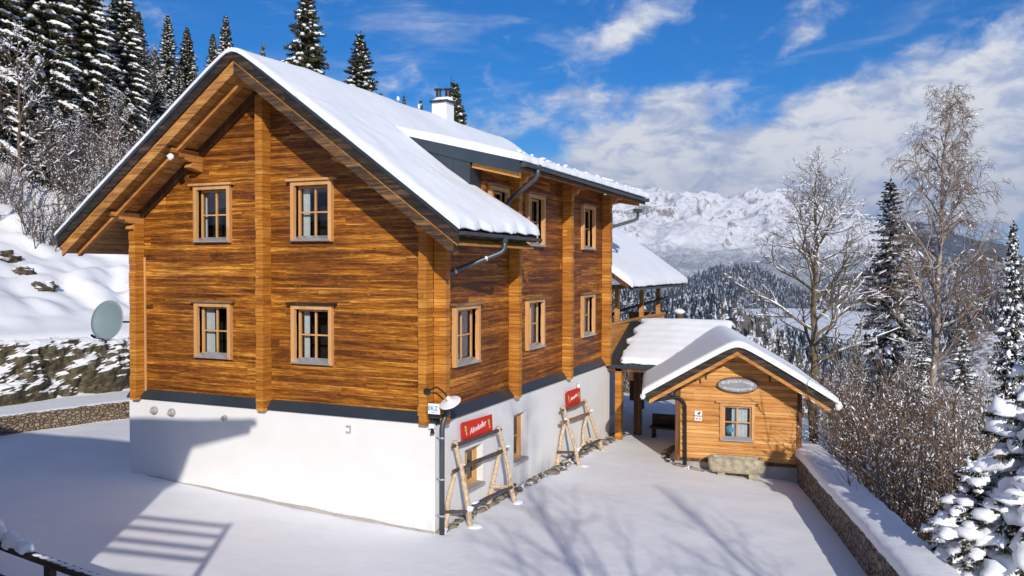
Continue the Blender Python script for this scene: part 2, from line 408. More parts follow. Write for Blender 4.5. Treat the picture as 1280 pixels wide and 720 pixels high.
def smoothst(x): x = np.clip(x, 0, 1); return x*x*(3-2*x)
def fnoise(x, y, z=0.0, s=1.0): return noise.noise(Vector((x*s, y*s, z)))
def snow_patch(name, P, lu, lv, t, parent, cell=.13, edge=.30, rag=(.05, .05, .05, .05), seed=0, und=.03, floor=.0, mat=None):
    """snow slab over a bilinear/curved sheet P(u,v)->Vector (u,v in 0..1, sides lu x lv metres); rounded, slightly ragged edges"""
    nu = max(4, int(lu/cell)); nv = max(4, int(lv/cell))
    # denser rows at the edges
    us = [i/nu for i in range(nu+1)]; vs = [j/nv for j in range(nv+1)]
    def dense(a, L): 
        e = [k/L for k in (.02, .05, .09)]
        return sorted(set([0]+e+a[1:-1]+[1-q for q in e]+[1]))
    us = dense(us, lu); vs = dense(vs, lv)
    top = []; bot = []
    for v in vs:
        for u in us:
            du0, du1 = u*lu, (1-u)*lu; dv0, dv1 = v*lv, (1-v)*lv
            d = min(du0, du1, dv0, dv1)
            b = P(u, v)
            n1 = fnoise(b.x, b.y, seed+.3, .55); n2 = fnoise(b.x, b.y, seed+5, 2.1)
            k = min(1, d/edge); prof = math.sqrt(max(0, 1-(1-k)**2))
            h = t*(.45+.55*prof) + (und*n1*2+und*.5*n2)*prof
            if d <= 1e-6: h = t*.12
            # ragged outline: push border out/in
            off = Vector((0, 0, 0))
            if d < edge:
                wgt = 1-k
                du = (P(min(1, u+.01), v)-P(max(0, u-.01), v)).normalized(); dv = (P(u, min(1, v+.01))-P(u, max(0, v-.01))).normalized()
                rn = (fnoise(b.x, b.y, seed+9, 2.6)+.6*fnoise(b.x, b.y, seed+11, 7))
                if du0 == d: off -= du*rn*rag[0]*wgt
                elif du1 == d: off += du*rn*rag[1]*wgt
                elif dv0 == d: off -= dv*rn*rag[2]*wgt
                else: off += dv*rn*rag[3]*wgt
            top.append(b+off+Vector((0, 0, h+floor))); bot.append(b+off*.8+Vector((0, 0, floor-.01)))
    W = len(us); H = len(vs); n = W*H
    F = []
    for j in range(H-1):
        for i in range(W-1):
            a = j*W+i; F.append((a, a+1, a+1+W, a+W))
    m = MB(); m._add(top+bot, F+[tuple(n+i for i in f[::-1]) for f in F])
    rim = [i for i in range(W)]+[j*W+W-1 for j in range(1, H)]+[(H-1)*W+i for i in range(W-2, -1, -1)]+[j*W for j in range(H-2, 0, -1)]
    for a, b_ in zip(rim, rim[1:]+rim[:1]): m._add([], []); m.f.append([a, n+a, n+b_, b_]); m.mi.append(0)
    return m.build(name, mat or SNOW, parent, smooth=True)
# ================================================================== ground height of the yard
def yard_z(x, y): return -1.9-.045*x-.02*y

# ================================================================== CHALET
RX = -4.35; HW = 5.56; SL = .735; ZR = 8.58
WL = -8.60; LEN = 12.0
def zt(x): return ZR-SL*abs(x-RX)
def zd(x): return 6.22+.245*(1.15-x)
SOF = .44
chalet = empty('wooden_chalet', (-4.35, 6, -1.9))
tag(chalet, 'large golden brown timber chalet on a white rendered basement with a snow covered gable roof', 'house')

def rows(mb, holes, z0, z1, lim, axis, course=.2, thick=.2):
    """timber courses between z0 and z1; lim(z)->(a0,a1); holes (a0,a1,z0,z1)"""
    z = z0
    rnd = random.Random(4)
    while z < z1-.01:
        t = min(z+course, z1)
        # split at hole borders in z
        cuts = sorted({z, t, *[h[2] for h in holes if z < h[2] < t], *[h[3] for h in holes if z < h[3] < t]})
        off = rnd.uniform(-.007, .007)
        for q0, q1 in zip(cuts, cuts[1:]):
            zm = (q0+q1)/2
            a00, a01 = lim(q0); a10, a11 = lim(q1)
            if a01-a00 < .05: continue
            hs_ = sorted([(h[0], h[1]) for h in holes if h[2] <= zm <= h[3] and h[0] > a00 and h[1] < a01])
            segs = []; cur = None
            st0, st1 = a00, a10
            for h0, h1 in hs_:
                segs.append((st0, h0, st1, h0)); st0 = st1 = h1
            segs.append((st0, a01, st1, a11))
            for b0, e0, b1, e1 in segs:
                if e0-b0 < .01: continue
                if e1 < b1: e1 = b1 = (e1+b1)/2
                pts = [(b0, q0), (e0, q0), (e1, q1), (b1, q1)]
                if axis == 'x': mb.prism([(p, off, zz) for p, zz in pts], (0, 0, 0), (0, thick, 0))
                else: mb.prism([(off*-1, p, zz) for p, zz in pts], (0, 0, 0), (-thick, 0, 0))
        z = t
GW = [(-6.60, -5.47, 4.34, 5.71), (-3.68, -2.55, 4.34, 5.71), (-6.60, -5.47, 1.54, 2.89), (-3.68, -2.55, 1.54, 2.89)]
SWN = [(.86, 2.12, 1.53, 2.90), (5.05, 6.28, 1.53, 2.90), (9.60, 10.82, 1.53, 2.90), (5.05, 6.28, 4.33, 5.74), (9.60, 10.82, 4.33, 5.74), (2.72, 3.80, 4.50, 5.74)]
mb = MB(); FR = .09
inner = lambda h: (h[0]+FR, h[1]-FR, h[2]+.07, h[3]-FR)
rows(mb, [inner(h) for h in GW], .64, 8.25, lambda z: (max(WL, RX-(ZR-.42-z)/SL), min(0, RX+(ZR-.42-z)/SL)), 'x')
mb.build('gable_wall', WALLW, chalet)
mb = MB()
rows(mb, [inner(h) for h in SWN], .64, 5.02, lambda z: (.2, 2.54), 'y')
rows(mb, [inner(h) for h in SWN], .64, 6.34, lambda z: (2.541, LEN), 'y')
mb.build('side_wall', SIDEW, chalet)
mb = MB(); mb.box(WL, WL+.2, .2, LEN, .64, 4.95); mb.xz([(WL, .64), (0-.2, .64), (-.2, 5.0), (RX, 8.1), (WL, 4.95)], LEN, LEN+.2)
mb.build('rear_wall', WALLW, chalet)
# near-black boxes behind the windows stand in for the dimness of the rooms
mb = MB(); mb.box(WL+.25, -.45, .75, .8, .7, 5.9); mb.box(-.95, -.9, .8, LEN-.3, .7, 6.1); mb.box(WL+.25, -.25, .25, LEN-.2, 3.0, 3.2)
mb.build('room_dark_boxes', INSIDE, chalet)

# cross walls: projecting log ends
def cross_gable(x0, x1, z0, z1, name='cross_wall', d=.30):
    mb = MB(); z = z0; r = random.Random(int(x0*10))
    while z < z1-.01:
        t = min(z+.2, z1); j = r.uniform(-.012, .018); k = r.uniform(-.006, .006)
        mb.box(x0+k, x1+k, -d+j, -.008, z, t-.004); z = t
    mb.build(name, POSTW, chalet)
def cross_side(y0, y1, z0, z1, name='cross_wall', d=.30):
    mb = MB(); z = z0; r = random.Random(int(y0*10))
    while z < z1-.01:
        t = min(z+.2, z1); j = r.uniform(-.012, .012)
        mb.box(.010, d+j, y0+j*.3, y1+j*.3, z, t-.004); z = t
    mb.build(name, POSTW, chalet)
cross_gable(WL+.08, WL+.29, .42, 4.92)
cross_gable(-4.52, -4.31, .42, 7.72)
cross_gable(-.20, 0.0, .42, 4.90)
mb = MB(); mb.box(-.26, -.215, -.06, -.01, .6, 4.6); mb.build('corner_trim', FRAMEW, chalet)
mb = MB(); mb.box(WL+.31, WL+.35, -.05, -.01, .6, 4.0); mb.build('corner_trim', FRAMEW, chalet)
mb = MB()
for k in range(17):
    a = WL-.15+k*.52; b = a+.52; mb.prism([(a, -.15, yard_z(a, -.1)-.2), (b, -.15, yard_z(b, -.1)-.2), (b, -.15, yard_z(b, -.1)+.03+.015*math.sin(k*2.1)), (a, -.15, yard_z(a, -.1)+.03+.015*math.sin(k*2.1-2.1))], (0, 0, 0), (0, .028, 0))
mb.build('base_strip', CONC, chalet)
cross_side(.008, .20, .42, 4.72); cross_side(3.95, 4.14, .42, 6.24); cross_side(7.90, 8.10, .42, 6.24); cross_side(11.78, 12.0, .42, 6.24)
# plinth
PB = [(1.28, 2.22, -1.34, -.40), (4.04, 4.90, -1.30, -.05)]
mb = MB()
mb.box(WL-.14, .0, -.12, .08, -2.6, .50)
ys = [-.12]; 
cutsy = sorted([-.12, LEN+.4]+[c for h in PB for c in h[:2]])
for a, b in zip(cutsy, cutsy[1:]):
    h = [h for h in PB if abs(h[0]-a) < 1e-6]
    if h: mb.box(-.25, .11, a, b, -2.6, h[0][2]); mb.box(-.25, .11, a, b, h[0][3], .50)
    else: mb.box(-.25 if a > 0 else .001, .11, a, b, -2.6, .50)
mb.box(WL-.14, -.1, LEN+.2, LEN+.4, -2.6, .5); mb.box(WL-.14, WL, .08, LEN+.2, -2.6, .5)
mb.build('basement_wall', PLASTER, chalet)
# flashing
mb = MB()
mb.yz([(-.17, .435), (-.17, .47), (-.012, .66), (-.012, .50), (-.125, .435)], WL-.18, .17)
mb.xz([(.165, .435), (.165, .47), (.012, .66), (.012, .50), (.125, .435)], -.17, LEN+.4)
mb.build('wall_flashing', METAL, chalet)

# windows -----------------------------------------------------------
def window(T, a0, a1, z0, z1, parent, depth=.17, proud=.10, curtain=None, header=GREYW, sash=FRAMEW, headw=.10, sill=True, name='window', coff=.07):
    """T maps (along, outward, z)"""
    f = MB(T); W = .09
    f.box(a0, a0+W, -depth, proud, z0, z1); f.box(a1-W, a1, -depth, proud, z0, z1)
    f.box(a0+W, a1-W, -depth, proud, z1-W, z1); f.box(a0+W, a1-W, -depth, proud-.02, z0, z0+.07)
    fo = f.build(name, FRAMEW, parent)
    i0, i1, j0, j1 = a0+W, a1-W, z0+.07, z1-W
    s = MB(T); q = .055; dd = -depth+.03; e = -depth+.09
    s.box(i0, i0+q, dd, e, j0, j1); s.box(i1-q, i1, dd, e, j0, j1); s.box(i0+q, i1-q, dd, e, j1-q, j1); s.box(i0+q, i1-q, dd, e, j0, j0+q)
    mid = (i0+i1)/2; mz = (j0+j1)/2+.0
    s.box(mid-.019, mid+.019, dd+.003, e-.003, j0+q, j1-q); s.box(i0+q, mid-.021, dd+.006, e-.006, mz-.016, mz+.016); s.box(mid+.021, i1-q, dd+.006, e-.006, mz-.016, mz+.016)
    s.build('sash', sash, fo)
    p = MB(T); p.poly([(i0+q, dd+.03, j0+q), (i1-q, dd+.03, j0+q), (i1-q, dd+.03, j1-q), (i0+q, dd+.03, j1-q)]); p.build('pane', GLASS, fo, recalc=False)
    if header:
        h = MB(T); h.box(a0-headw, a1+headw, .012, proud+.06, z1+.006, z1+.06); h.build('lintel', header, fo)
    if sill:
        l = MB(T); l.prism([(a0+.03, proud+.035, z0+.02), (a0+.03, proud+.035, z0+.045), (a0+.03, e+.004, z0+.125), (a0+.03, e+.004, z0+.10)], T((0,0,0))-T((0,0,0)), Vector((0,0,0)))if False else None
        y0_, y1_ = proud+.04, e+.004
        vs = [(a, y, z) for a in (a0+.03, a1-.03) for y, z in ((y0_, z0+.015), (y0_, z0+.04), (y1_, z0+.14), (y1_, z0+.115))]
        l._add(vs, [(0,1,2,3), (7,6,5,4), (0,4,5,1), (1,5,6,2), (2,6,7,3), (3,7,4,0)]); l.build('sill', SILLM, fo)
    if curtain:
        for (c0, c1) in curtain:
            c = MB(T); n = 14; top = []; 
            vs = []
            for k in range(n+1):
                a = i0+(i1-i0)*(c0+(c1-c0)*k/n); dv = -depth-coff+.018*math.sin(k*1.9+c0*9)
                vs += [(a, dv, j0+.03), (a, dv, j1-.04)]
            c._add(vs, [(2*k, 2*k+2, 2*k+3, 2*k+1) for k in range(n)]); c.build('curtain', CURT, fo, recalc=False, smooth=True)
    return fo
TG = lambda p: Vector((p.x, -p.y, p.z))
TS = lambda p: Vector((p.y, p.x, p.z))
cur = [[(.0, .06)], [(.03, .24)], [(.0, .30)], [(.05, .22)]]
for h, cc, hd in zip(GW, cur, (FRAMEW, FRAMEW, GREYW, DARKW)):
    window(TG, *h, chalet, curtain=cc, header=hd)
for i, h in enumerate(SWN[:5]):
    window(TS, *h, chalet, curtain=[(.0, .35), (.5, 1.0)] if i < 3 else [(.1, .45)], header=GREYW, coff=.0)  # wide curtains close to the glass also stand in for its bright reflections
window(TS, 2.72, 3.80, 4.50, 5.74, chalet, sill=False)
for i, h in enumerate(PB):
    TP = lambda p: Vector((p.y+.11, p.x, p.z))
    fo = window(TP, h[0]+.005, h[1]-.005, h[2]+.005, h[3]-.005, chalet, depth=.28, proud=-.16, header=None, sill=False)
    s_ = MB(TP); s_.box(h[0]+.006, h[1]-.006, -.15, .07, h[2]-.05, h[2]+.025); s_.build('stone_sill', CONC, fo)

# ------------------------------------------------------------------ roof
Y0, Y1 = -1.12, 13.2
roof = MB()
roof.xz([(RX-HW+.03, zt(RX-HW+.03)-.02), (RX, ZR-.02), (RX, ZR-SOF), (RX-HW+.03, zt(RX-HW+.03)-SOF+.10), ], Y0, Y1)
roof.xz([(RX, ZR-.02), (-.26, zt(-.26)-.02), (-.26, zt(-.26)-SOF+.05), (RX, ZR-SOF)], Y0, Y1)
roof.xz([(-.26, zt(-.26)-.02), (1.18, zt(1.18)-.02), (1.18, zt(1.18)-.16), (-.26, zt(-.26)-.30)], Y0, 2.93)
ro = roof.build('roof', DARKW, chalet)
sf = MB()
def sofpanel(x0, x1, y0, y1, dz):
    a, b = zt(x0)-dz, zt(x1)-dz
    sf.xz([(x0, a), (x1, b), (x1, b+.03), (x0, a+.03)], y0, y1)
sofpanel(RX-HW+.1, RX-.02, Y0+.03, .0, SOF+.04); sofpanel(RX+.02, -.05, Y0+.03, 0, SOF+.04); sofpanel(-.05, 1.12, Y0+.03, 2.9, .36)
sofpanel(RX-HW+.1, WL, 0, Y1-.05, SOF+.04)
sf.build('soffit', SOFFW, ro)
# rake boards both sides
def rake(side, y0, y1, d0, d1, x_in, x_out, mat, name, bevel=.008):
    m = MB(); xi = RX+side*x_in; xo = RX+side*x_out
    m.xz([(xi, ZR-SL*x_in-d0), (xo, ZR-SL*x_out-d0), (xo, ZR-SL*x_out-d1), (xi, ZR-SL*x_in-d1)], y0, y1)
    return m.build(name, mat, ro, bevel=bevel)
for sd in (-1, 1):
    rake(sd, -1.21, -1.125, -.01, .27, .0, HW, DARKW, 'barge_board')
    rake(sd, -1.165, -1.125, .275, .325, .0, HW-.03, BEAMW, 'lit_edge_strip', 0)  # paler wood put in for the sunlit top edge of the lower board
    rake(sd, -1.18, -1.122, .33, .57, .0, HW-.12, RAKEW if sd > 0 else SOFFW, 'barge_board')
    rake(sd, -1.235, -1.212, -.03, .035, .0, HW+.02, METAL, 'edge_capping', 0)
    rake(sd, -.84, -.70, .46, .66, .02, HW-.25, BEAMW if sd < 0 else GREYW, 'rafter')
    rake(sd, -.13, -.012, .46, .68, .05, HW-1.15, BROWNW, 'rafter')
# side-eave rafters tails + left eave
# purlins with carved ends
def purlin(x, z, L=.98, w=.20, h=.26, name='purlin'):
    m = MB()
    prof = [(0, z-h), (-L*.45, z-h), (-L*.55, z-h+.03), (-L*.60, z-h*.66), (-L*.72, z-h*.70), (-L*.78, z-h*.40), (-L*.92, z-h*.42), (-L, z-h*.12), (-L, z), (0, z)]
    m.yz(prof, x-w/2, x+w/2); o = m.build(name, BEAMW, ro, bevel=.01)
    m = MB(); m.yz([(0, z-h-.004), (-L*.30, z-h-.004), (-L*.36, z-h-.05), (-L*.42, z-h-.13), (-L*.32, z-h-.16), (0, z-h-.22)], x-w/2+.01, x+w/2-.01)
    m.build('bracket', BEAMW, ro, bevel=.01); return o
for x in (RX, RX-2.12, RX+2.12, WL+.18, -.12):
    purlin(x, ZR-SL*abs(x-RX)-SOF-.055, .72 if x in (RX,) else .98, .22)
m = MB(); m.blob((RX-2.12, -.92, ZR-SL*2.12-.36-.34), .09, .06, .08, 8, 5, .2, 3); m.build('snow_lump', SNOW, ro, smooth=True)

# snow on the main roof
def softabs(d, k=.22): return math.sqrt(d*d+k*k)-k*.4
def Pmain(u, v):
    x = -9.97+u*(RX+9.97+ (-1.6-RX)); y = -1.26+v*(13.42+1.26-.2)
    return Vector((x, y, ZR-SL*softabs(x-RX)+.0))
snow_patch('snow_cover', Pmain, 10.0, 14.4, .13, ro, cell=.17, rag=(.05, .0, .015, .03), seed=1, und=.03)
def Plow(u, v):
    x = -2.6+u*(1.25+2.6)
    ymax = 2.02+max(0, min(1, (x+.75)/1.6))*.98
    y = -1.26+v*(ymax+1.26)
    return Vector((x, y, ZR-SL*softabs(x-RX)+.004))
snow_patch('snow_cover', Plow, 4.8, 4.0, .19, ro, cell=.11, rag=(0, .09, .015, .10), seed=4, und=.045)

# ------------------------------------------------------------------ dormer
dm = MB()
dm.xz([(-2.3, zd(-2.3)-.02), (1.15, zd(1.15)-.02), (1.15, zd(1.15)-.15), (-2.3, zd(-2.3)-.15)], 1.97, 13.15)
dorm = dm.build('dormer', DARKW, chalet)
m = MB()
m.xz([(-2.35, zt(-2.35)-.1), (-.10, zt(-.10)-.1), (-.10, zd(-.10)-.16), (-2.35, zd(-2.35)-.16)], 1.95, 2.54)
m.build('cheek', METAL, dorm)
m = MB(); m.xz([(-.62, zt(-.62)), (-.55, zt(-.55)), (-.55, zd(-.6)-.3), (-.62, zd(-.6)-.3)], 1.935, 1.952); m.xz([(-1.30, zt(-1.3)), (-1.28, zt(-1.28)), (-1.28, zd(-1.3)-.3), (-1.30, zd(-1.3)-.3)], 1.938, 1.952)
m.xz([(-.16, zt(-.16)), (-.10, zt(-.1)), (-.10, zd(-.1)-.3), (-.16, zd(-.1)-.3)], 1.93, 1.952); m.build('seam', METAL, dorm)
m = MB(); m.xz([(-2.35, zd(-2.35)-.0), (1.17, zd(1.17)-.0), (1.17, zd(1.17)-.30), (-.10, zd(-.10)-.30), (-2.35, zd(-2.35)-.24)], 1.90, 1.965)
m.build('fascia', METAL, dorm)
m = MB(); m.xz([(-.09, zd(-.09)-.18), (1.10, zd(1.1)-.18), (1.10, zd(1.1)-.42), (-.09, zd(-.09)-.42)], 2.02, 2.16)
m.build('beam', BEAMW, dorm); m = MB(); m.xz([(-.0, zd(0)-.18), (1.00, zd(1.0)-.18), (1.00, zd(1.0)-.36), (.3, zd(.3)-.40), (0, zd(0)-.55)], 12.75, 12.9)
m.build('beam', BEAMW, dorm)
m = MB(); m.xz([(-.30, zd(-.3)-.16), (1.10, zd(1.10)-.16), (1.10, zd(1.10)-.19), (-.30, zd(-.3)-.19)], 2.17, 13.1); m.build('soffit', SOFFW, dorm)
m = MB(); m.box(1.10, 1.145, 2.0, 13.15, zd(1.1)-.26, zd(1.1)-.03); m.build('eave_board', BROWNW, dorm)
for y in (4.05, 8.0, 11.9):
    m = MB(); z = zd(.3)-.24
    m.xz([(.0, z), (.70, z), (.66, z-.10), (.50, z-.12), (.44, z-.24), (.31, z-.27), (.31, z-.40), (0, z-.40)], y-.10, y+.09); m.build('bracket', BEAMW, dorm)
def Pdor(u, v):
    x = -3.3+u*(1.24+3.3); y = 1.88+v*(13.28-1.88)
    k = max(0, min(1, (x+3.3)/1.2)); z = zd(x)
    return Vector((x, y, z-.0-(1-k)**2*.10))
snow_patch('snow_cover', Pdor, 4.6, 11.4, .20, dorm, cell=.12, rag=(0, .045, .04, .05), seed=8, und=.022)
m = MB()
r_ = random.Random(5)
for k in range(46):      # broken crust along the snow edge of the dormer
    y = 2.1+k*.24+r_.uniform(-.08, .08); x = 1.02+r_.uniform(-.10, .12)
    m.blob((x, y, zd(x)+.18+r_.uniform(-.02, .03)), r_.uniform(.03, .07), r_.uniform(.04, .12), r_.uniform(.02, .04), 7, 4, .3, k)
tag(m.build('snow_crust', SNOW, dorm, smooth=True), kind='stuff')

# gutters and downpipes
def halfpipe(m, p, q, r=.07, n=8):
    p = Vector(p); q = Vector(q); d = (q-p).normalized(); a = d.cross(Vector((0, 0, 1))).normalized()
    for k in range(n):
        t0 = math.pi*k/n; t1 = math.pi*(k+1)/n
        A = lambda t, R_: a*(math.cos(t)*R_)-Vector((0, 0, 1))*(math.sin(t)*R_)
        m.prism([p+A(t0, r), p+A(t1, r), p+A(t1, r-.008), p+A(t0, r-.008)], p, q)
m = MB(); halfpipe(m, (1.24, -1.15, zt(1.2)-.03), (1.24, 2.98, zt(1.2)-.05)); m.box(1.17, 1.31, -1.16, -1.14, zt(1.2)-.10, zt(1.2)-.03); m.box(1.17, 1.31, 2.97, 2.99, zt(1.2)-.12, zt(1.2)-.05)
for k in range(7): m.box(1.16, 1.32, -.9+k*.6, -.87+k*.6, zt(1.2)-.125, zt(1.2)-.115)
gt = m.build('gutter', GUTTER, ro)
m = MB(); halfpipe(m, (1.22, 2.0, zd(1.2)-.05), (1.22, 13.15, zd(1.2)-.08)); m.box(1.15, 1.29, 13.14, 13.16, zd(1.2)-.15, zd(1.2)-.03); m.box(1.15, 1.29, 1.98, 2.0, zd(1.2)-.15, zd(1.2)-.03); m.build('gutter', GUTTER, dorm)
m = MB(); halfpipe(m, (-9.98, -1.15, zt(1.2)-.05), (-9.98, 13.1, zt(1.2)-.07)); m.box(-10.05, -9.91, -1.17, -1.15, zt(1.2)-.12, zt(1.2)-.03); m.build('gutter', GUTTER, ro)
def rounded(pts, r=.12, n=5):
    pts = [Vector(p) for p in pts]; out = [pts[0]]
    for a, b, c in zip(pts, pts[1:], pts[2:]):
        d1 = (a-b); d2 = (c-b); r_ = min(r, d1.length*.45, d2.length*.45)
        p = b+d1.normalized()*r_; q = b+d2.normalized()*r_
        for k in range(n+1):
            t = k/n; out.append(p*(1-t)**2+b*(2*t*(1-t))+q*t*t)
    out.append(pts[-1]); return out
m = MB()
pp_ = rounded([(1.22, .98, 4.38), (1.22, .98, 4.12), (.27, .33, 3.66), (.09, .30, 3.50), (.09, .30, 1.10), (.36, .12, .86), (.27, -.10, .45), (.27, -.10, -1.95)], .14)
m.tube(pp_, .055, 10)
m.tube([(1.22, .98, 4.30), (1.22, .98, 4.42)], [.06, .10], 10)
dp = m.build('downpipe', GUTTER, chalet, smooth=True)
m = MB()
for z in (.16, -.72, -1.5): m = MB(); m.tube([(.27, -.10, z-.018), (.27, -.10, z+.018)], .066, 10); m.box(.10, .27, -.11, -.09, z-.012, z+.012); m.build('pipe_clip', SILLM, dp)
d = (Vector((.27, .33, 3.66))-Vector((1.22, .98, 4.12))).normalized()
for t in (.35, .93): m = MB(); p = Vector((1.22, .98, 4.12)).lerp(Vector((.27, .33, 3.66)), t); m.tube([p-d*.02, p+d*.02], .064, 10); m.build('pipe_clip', SILLM, dp)

m = MB(); m.tube(rounded([(1.22, 2.9, 6.16), (1.22, 2.9, 5.92), (.30, 3.2, 5.38), (.30, 3.1, 5.02)], .16), .058, 10); m.tube([(1.22, 2.9, 6.08), (1.22, 2.9, 6.2)], [.06, .10], 10)
m.build('downpipe', GUTTER, dorm, smooth=True)
m = MB(); m.tube(rounded([(.95, 12.9, 5.72), (.95, 12.9, 5.45), (.12, 12.35, 5.15), (.12, 12.35, 4.6)], .14), .055, 10); m.box(.82, 1.08, 12.78, 13.02, 5.68, 5.80); m.build('downpipe', GUTTER, chalet, smooth=False)

# chimney
ch = MB(); ch.box(-4.50, -3.98, 8.0, 8.52, 7.6, 9.02)
cho = ch.build('chimney', CHIMP, ro)
m = MB(); m.box(-4.56, -3.92, 7.94, 8.58, 9.02, 9.09); m.build('cap_slab', METAL, cho)
m = MB(); m.blob((-4.24, 8.26, 9.09), .36, .36, .15, 14, 5, .12, 2, half=True); m.build('snow_cap', SNOW, cho, smooth=True)
m = MB()
for dx_ in (-.14, .15): m.tube([(-4.24+dx_, 8.26+dx_*.3, 9.05), (-4.24+dx_, 8.26+dx_*.3, 9.42)], .08, 10); m.tube([(-4.24+dx_, 8.26+dx_*.3, 9.45), (-4.24+dx_, 8.26+dx_*.3, 9.49)], .14, 12)
for dx_ in (-.14, .15):
    for k in range(3):
        t = k*2.1; m.bar((-4.24+dx_+.08*math.cos(t), 8.26+dx_*.3+.08*math.sin(t), 9.40), (-4.24+dx_+.09*math.cos(t), 8.26+dx_*.3+.09*math.sin(t), 9.46), .012, .012)
m.build('flue_cowl', DARKMETAL, cho)
m = MB(); m.tube([(-4.02, 8.4, 9.1), (-4.02, 8.4, 9.92)], .010, 5); m.build('antenna', DARKMETAL, cho)
# two small snow covered ridge vents
m = MB(); m.blob((RX, 5.7, ZR+.14), .05, .05, .07, 8, 5, .1, 1); m.blob((RX-.05, 7.0, ZR+.14), .04, .04, .08, 8, 5, .1, 3); m.build('ridge_vent', SNOW, ro, smooth=True)

# ------------------------------------------------------------------ fittings hung on the chalet
V_ = lambda *a: Vector(a)
dish = empty('satellite_dish', (-9.0, .35, 2.2))
tag(dish, 'round grey satellite dish on an arm at the left corner of the chalet', 'satellite dish')
c0 = V_(-9.90, .30, 2.33); axd = V_(.12, -1, .22).normalized(); ua = axd.cross(V_(0, 0, 1)).normalized(); va = ua.cross(axd)
m = MB(); NR, NS = 6, 28; vs = []
for layer in (0, 1):
    for i in range(NR+1):
        r = .51*i/NR; dpt = .10*(r/.51)**2-layer*.012
        for k in range(NS):
            t = 2*math.pi*k/NS; vs.append(c0+ua*(r*math.cos(t))+va*(r*1.04*math.sin(t))+axd*dpt)
n_ = (NR+1)*NS; fs = []
for i in range(NR):
    for k in range(NS):
        a, b, c_, d_ = i*NS+k, i*NS+(k+1) % NS, (i+1)*NS+(k+1) % NS, (i+1)*NS+k
        fs += [(a, b, c_, d_), (n_+d_, n_+c_, n_+b, n_+a)]
for k in range(NS): a = NR*NS+k; b = NR*NS+(k+1) % NS; fs.append((a, b, n_+b, n_+a))
m._add(vs, fs); m.build('reflector', DISH, dish, smooth=True, recalc=False)
m = MB(); low = c0-va*.50; m.tube([low+axd*.05, low+axd*.45-va*.02], .014, 6); m.tube([low+axd*.42, low+axd*.54+va*.04], .035, 8); m.tube([low+axd*.05-va*.0, low-va*.10+axd*.02], .03, 6); m.build('feed_arm', DARKMETAL, dish)
m = MB(); m.tube([c0-axd*.03, c0-axd*.25], .05, 8); m.tube([c0-axd*.2+V_(0, 0, -.25), c0-axd*.2+V_(0, 0, .15)], .03, 8); m.tube([c0-axd*.2, V_(WL-.0, .42, c0.z)], .025, 8); m.build('mount', DARKMETAL, dish)

lamp = empty('yard_lamp', (.3, -.3, 1.1)); tag(lamp, 'white enamel dish lamp on a black bracket at the near corner of the chalet', 'wall lamp')
c1 = V_(.62, -.42, 1.0); axl = V_(.10, .35, 1).normalized(); ul = axl.cross(V_(1, 0, 0)).normalized(); vl = ul.cross(axl)
def lathe(prof, c, ax, n=20, mb=None):
    u_ = ax.orthogonal().normalized(); v_ = ax.cross(u_); m = mb or MB(); vs = []
    for r, h in prof:
        for k in range(n):
            t = 2*math.pi*k/n; vs.append(c+u_*(r*math.cos(t))+v_*(r*math.sin(t))+ax*h)
    m._add(vs, [(i*n+k, i*n+(k+1) % n, (i+1)*n+(k+1) % n, (i+1)*n+k) for i in range(len(prof)-1) for k in range(n)]); return m
axl = V_(-.15, -.55, 1).normalized()
lathe([(.001, .035), (.06, .035), (.07, .02), (.22, -.015), (.235, -.03), (.22, -.035), (.06, -.01), (.001, -.01)], c1, axl).build('shade', WHITEP, lamp, smooth=False)
lathe([(.001, -.035), (.03, -.035), (.05, -.06), (.05, -.1), (.02, -.13), (.001, -.13)], c1, -axl).build('bulb', WHITEP, lamp, smooth=True)
m = MB(); m.tube(rounded([(.05, -.33, 1.16), (.28, -.36, 1.28), (.5, -.40, 1.16), tuple(c1-axl*.0)], .08), .018, 8); m.tube([(.0, -.30, 1.16), (.06, -.345, 1.16)], .07, 8); m.tube([c1-axl*.04, c1-axl*.16], [.09, .03], 8); m.build('bracket', DARKMETAL, lamp)

plate = empty('house_plate', (.12, -.45, .8)); tag(plate, 'small white plate with blue letters on the chalet corner below the lamp', 'sign')
m = MB(); m.box(.08, .36, -.375, -.345, .70, .92); m.build('panel', WHITEP, plate, bevel=.006)
text_obj('lettering', 'EKZ', .13, Matrix.Translation((.205, -.380, .82)) @ Matrix.Rotation(R(90), 4, 'X'), BLUEINK, plate)
m = MB(); m.box(.14, .28, -.381, -.377, .735, .742); m.build('underline', BLUEINK, plate)
m = MB(); m.tube([(.09, -.34, .655), (.35, -.34, .655)], .042, 10); m.box(.12, .16, -.34, -.30, .6, .9); m.build('lamp_housing', DARKMETAL, plate)
spot = empty('corner_spotlight', (.12, -.2, .45)); tag(spot, 'tiny white spotlight on the basement corner under the house plate', 'spotlight')
m = MB(); m.box(.02, .14, -.24, -.121, .36, .46); m.build('housing', WHITEP, spot, bevel=.008); m = MB(); m.tube([(.1, -.22, .36), (.13, -.27, .26)], [.03, .05], 8); m.build('lens', DARKMETAL, spot)

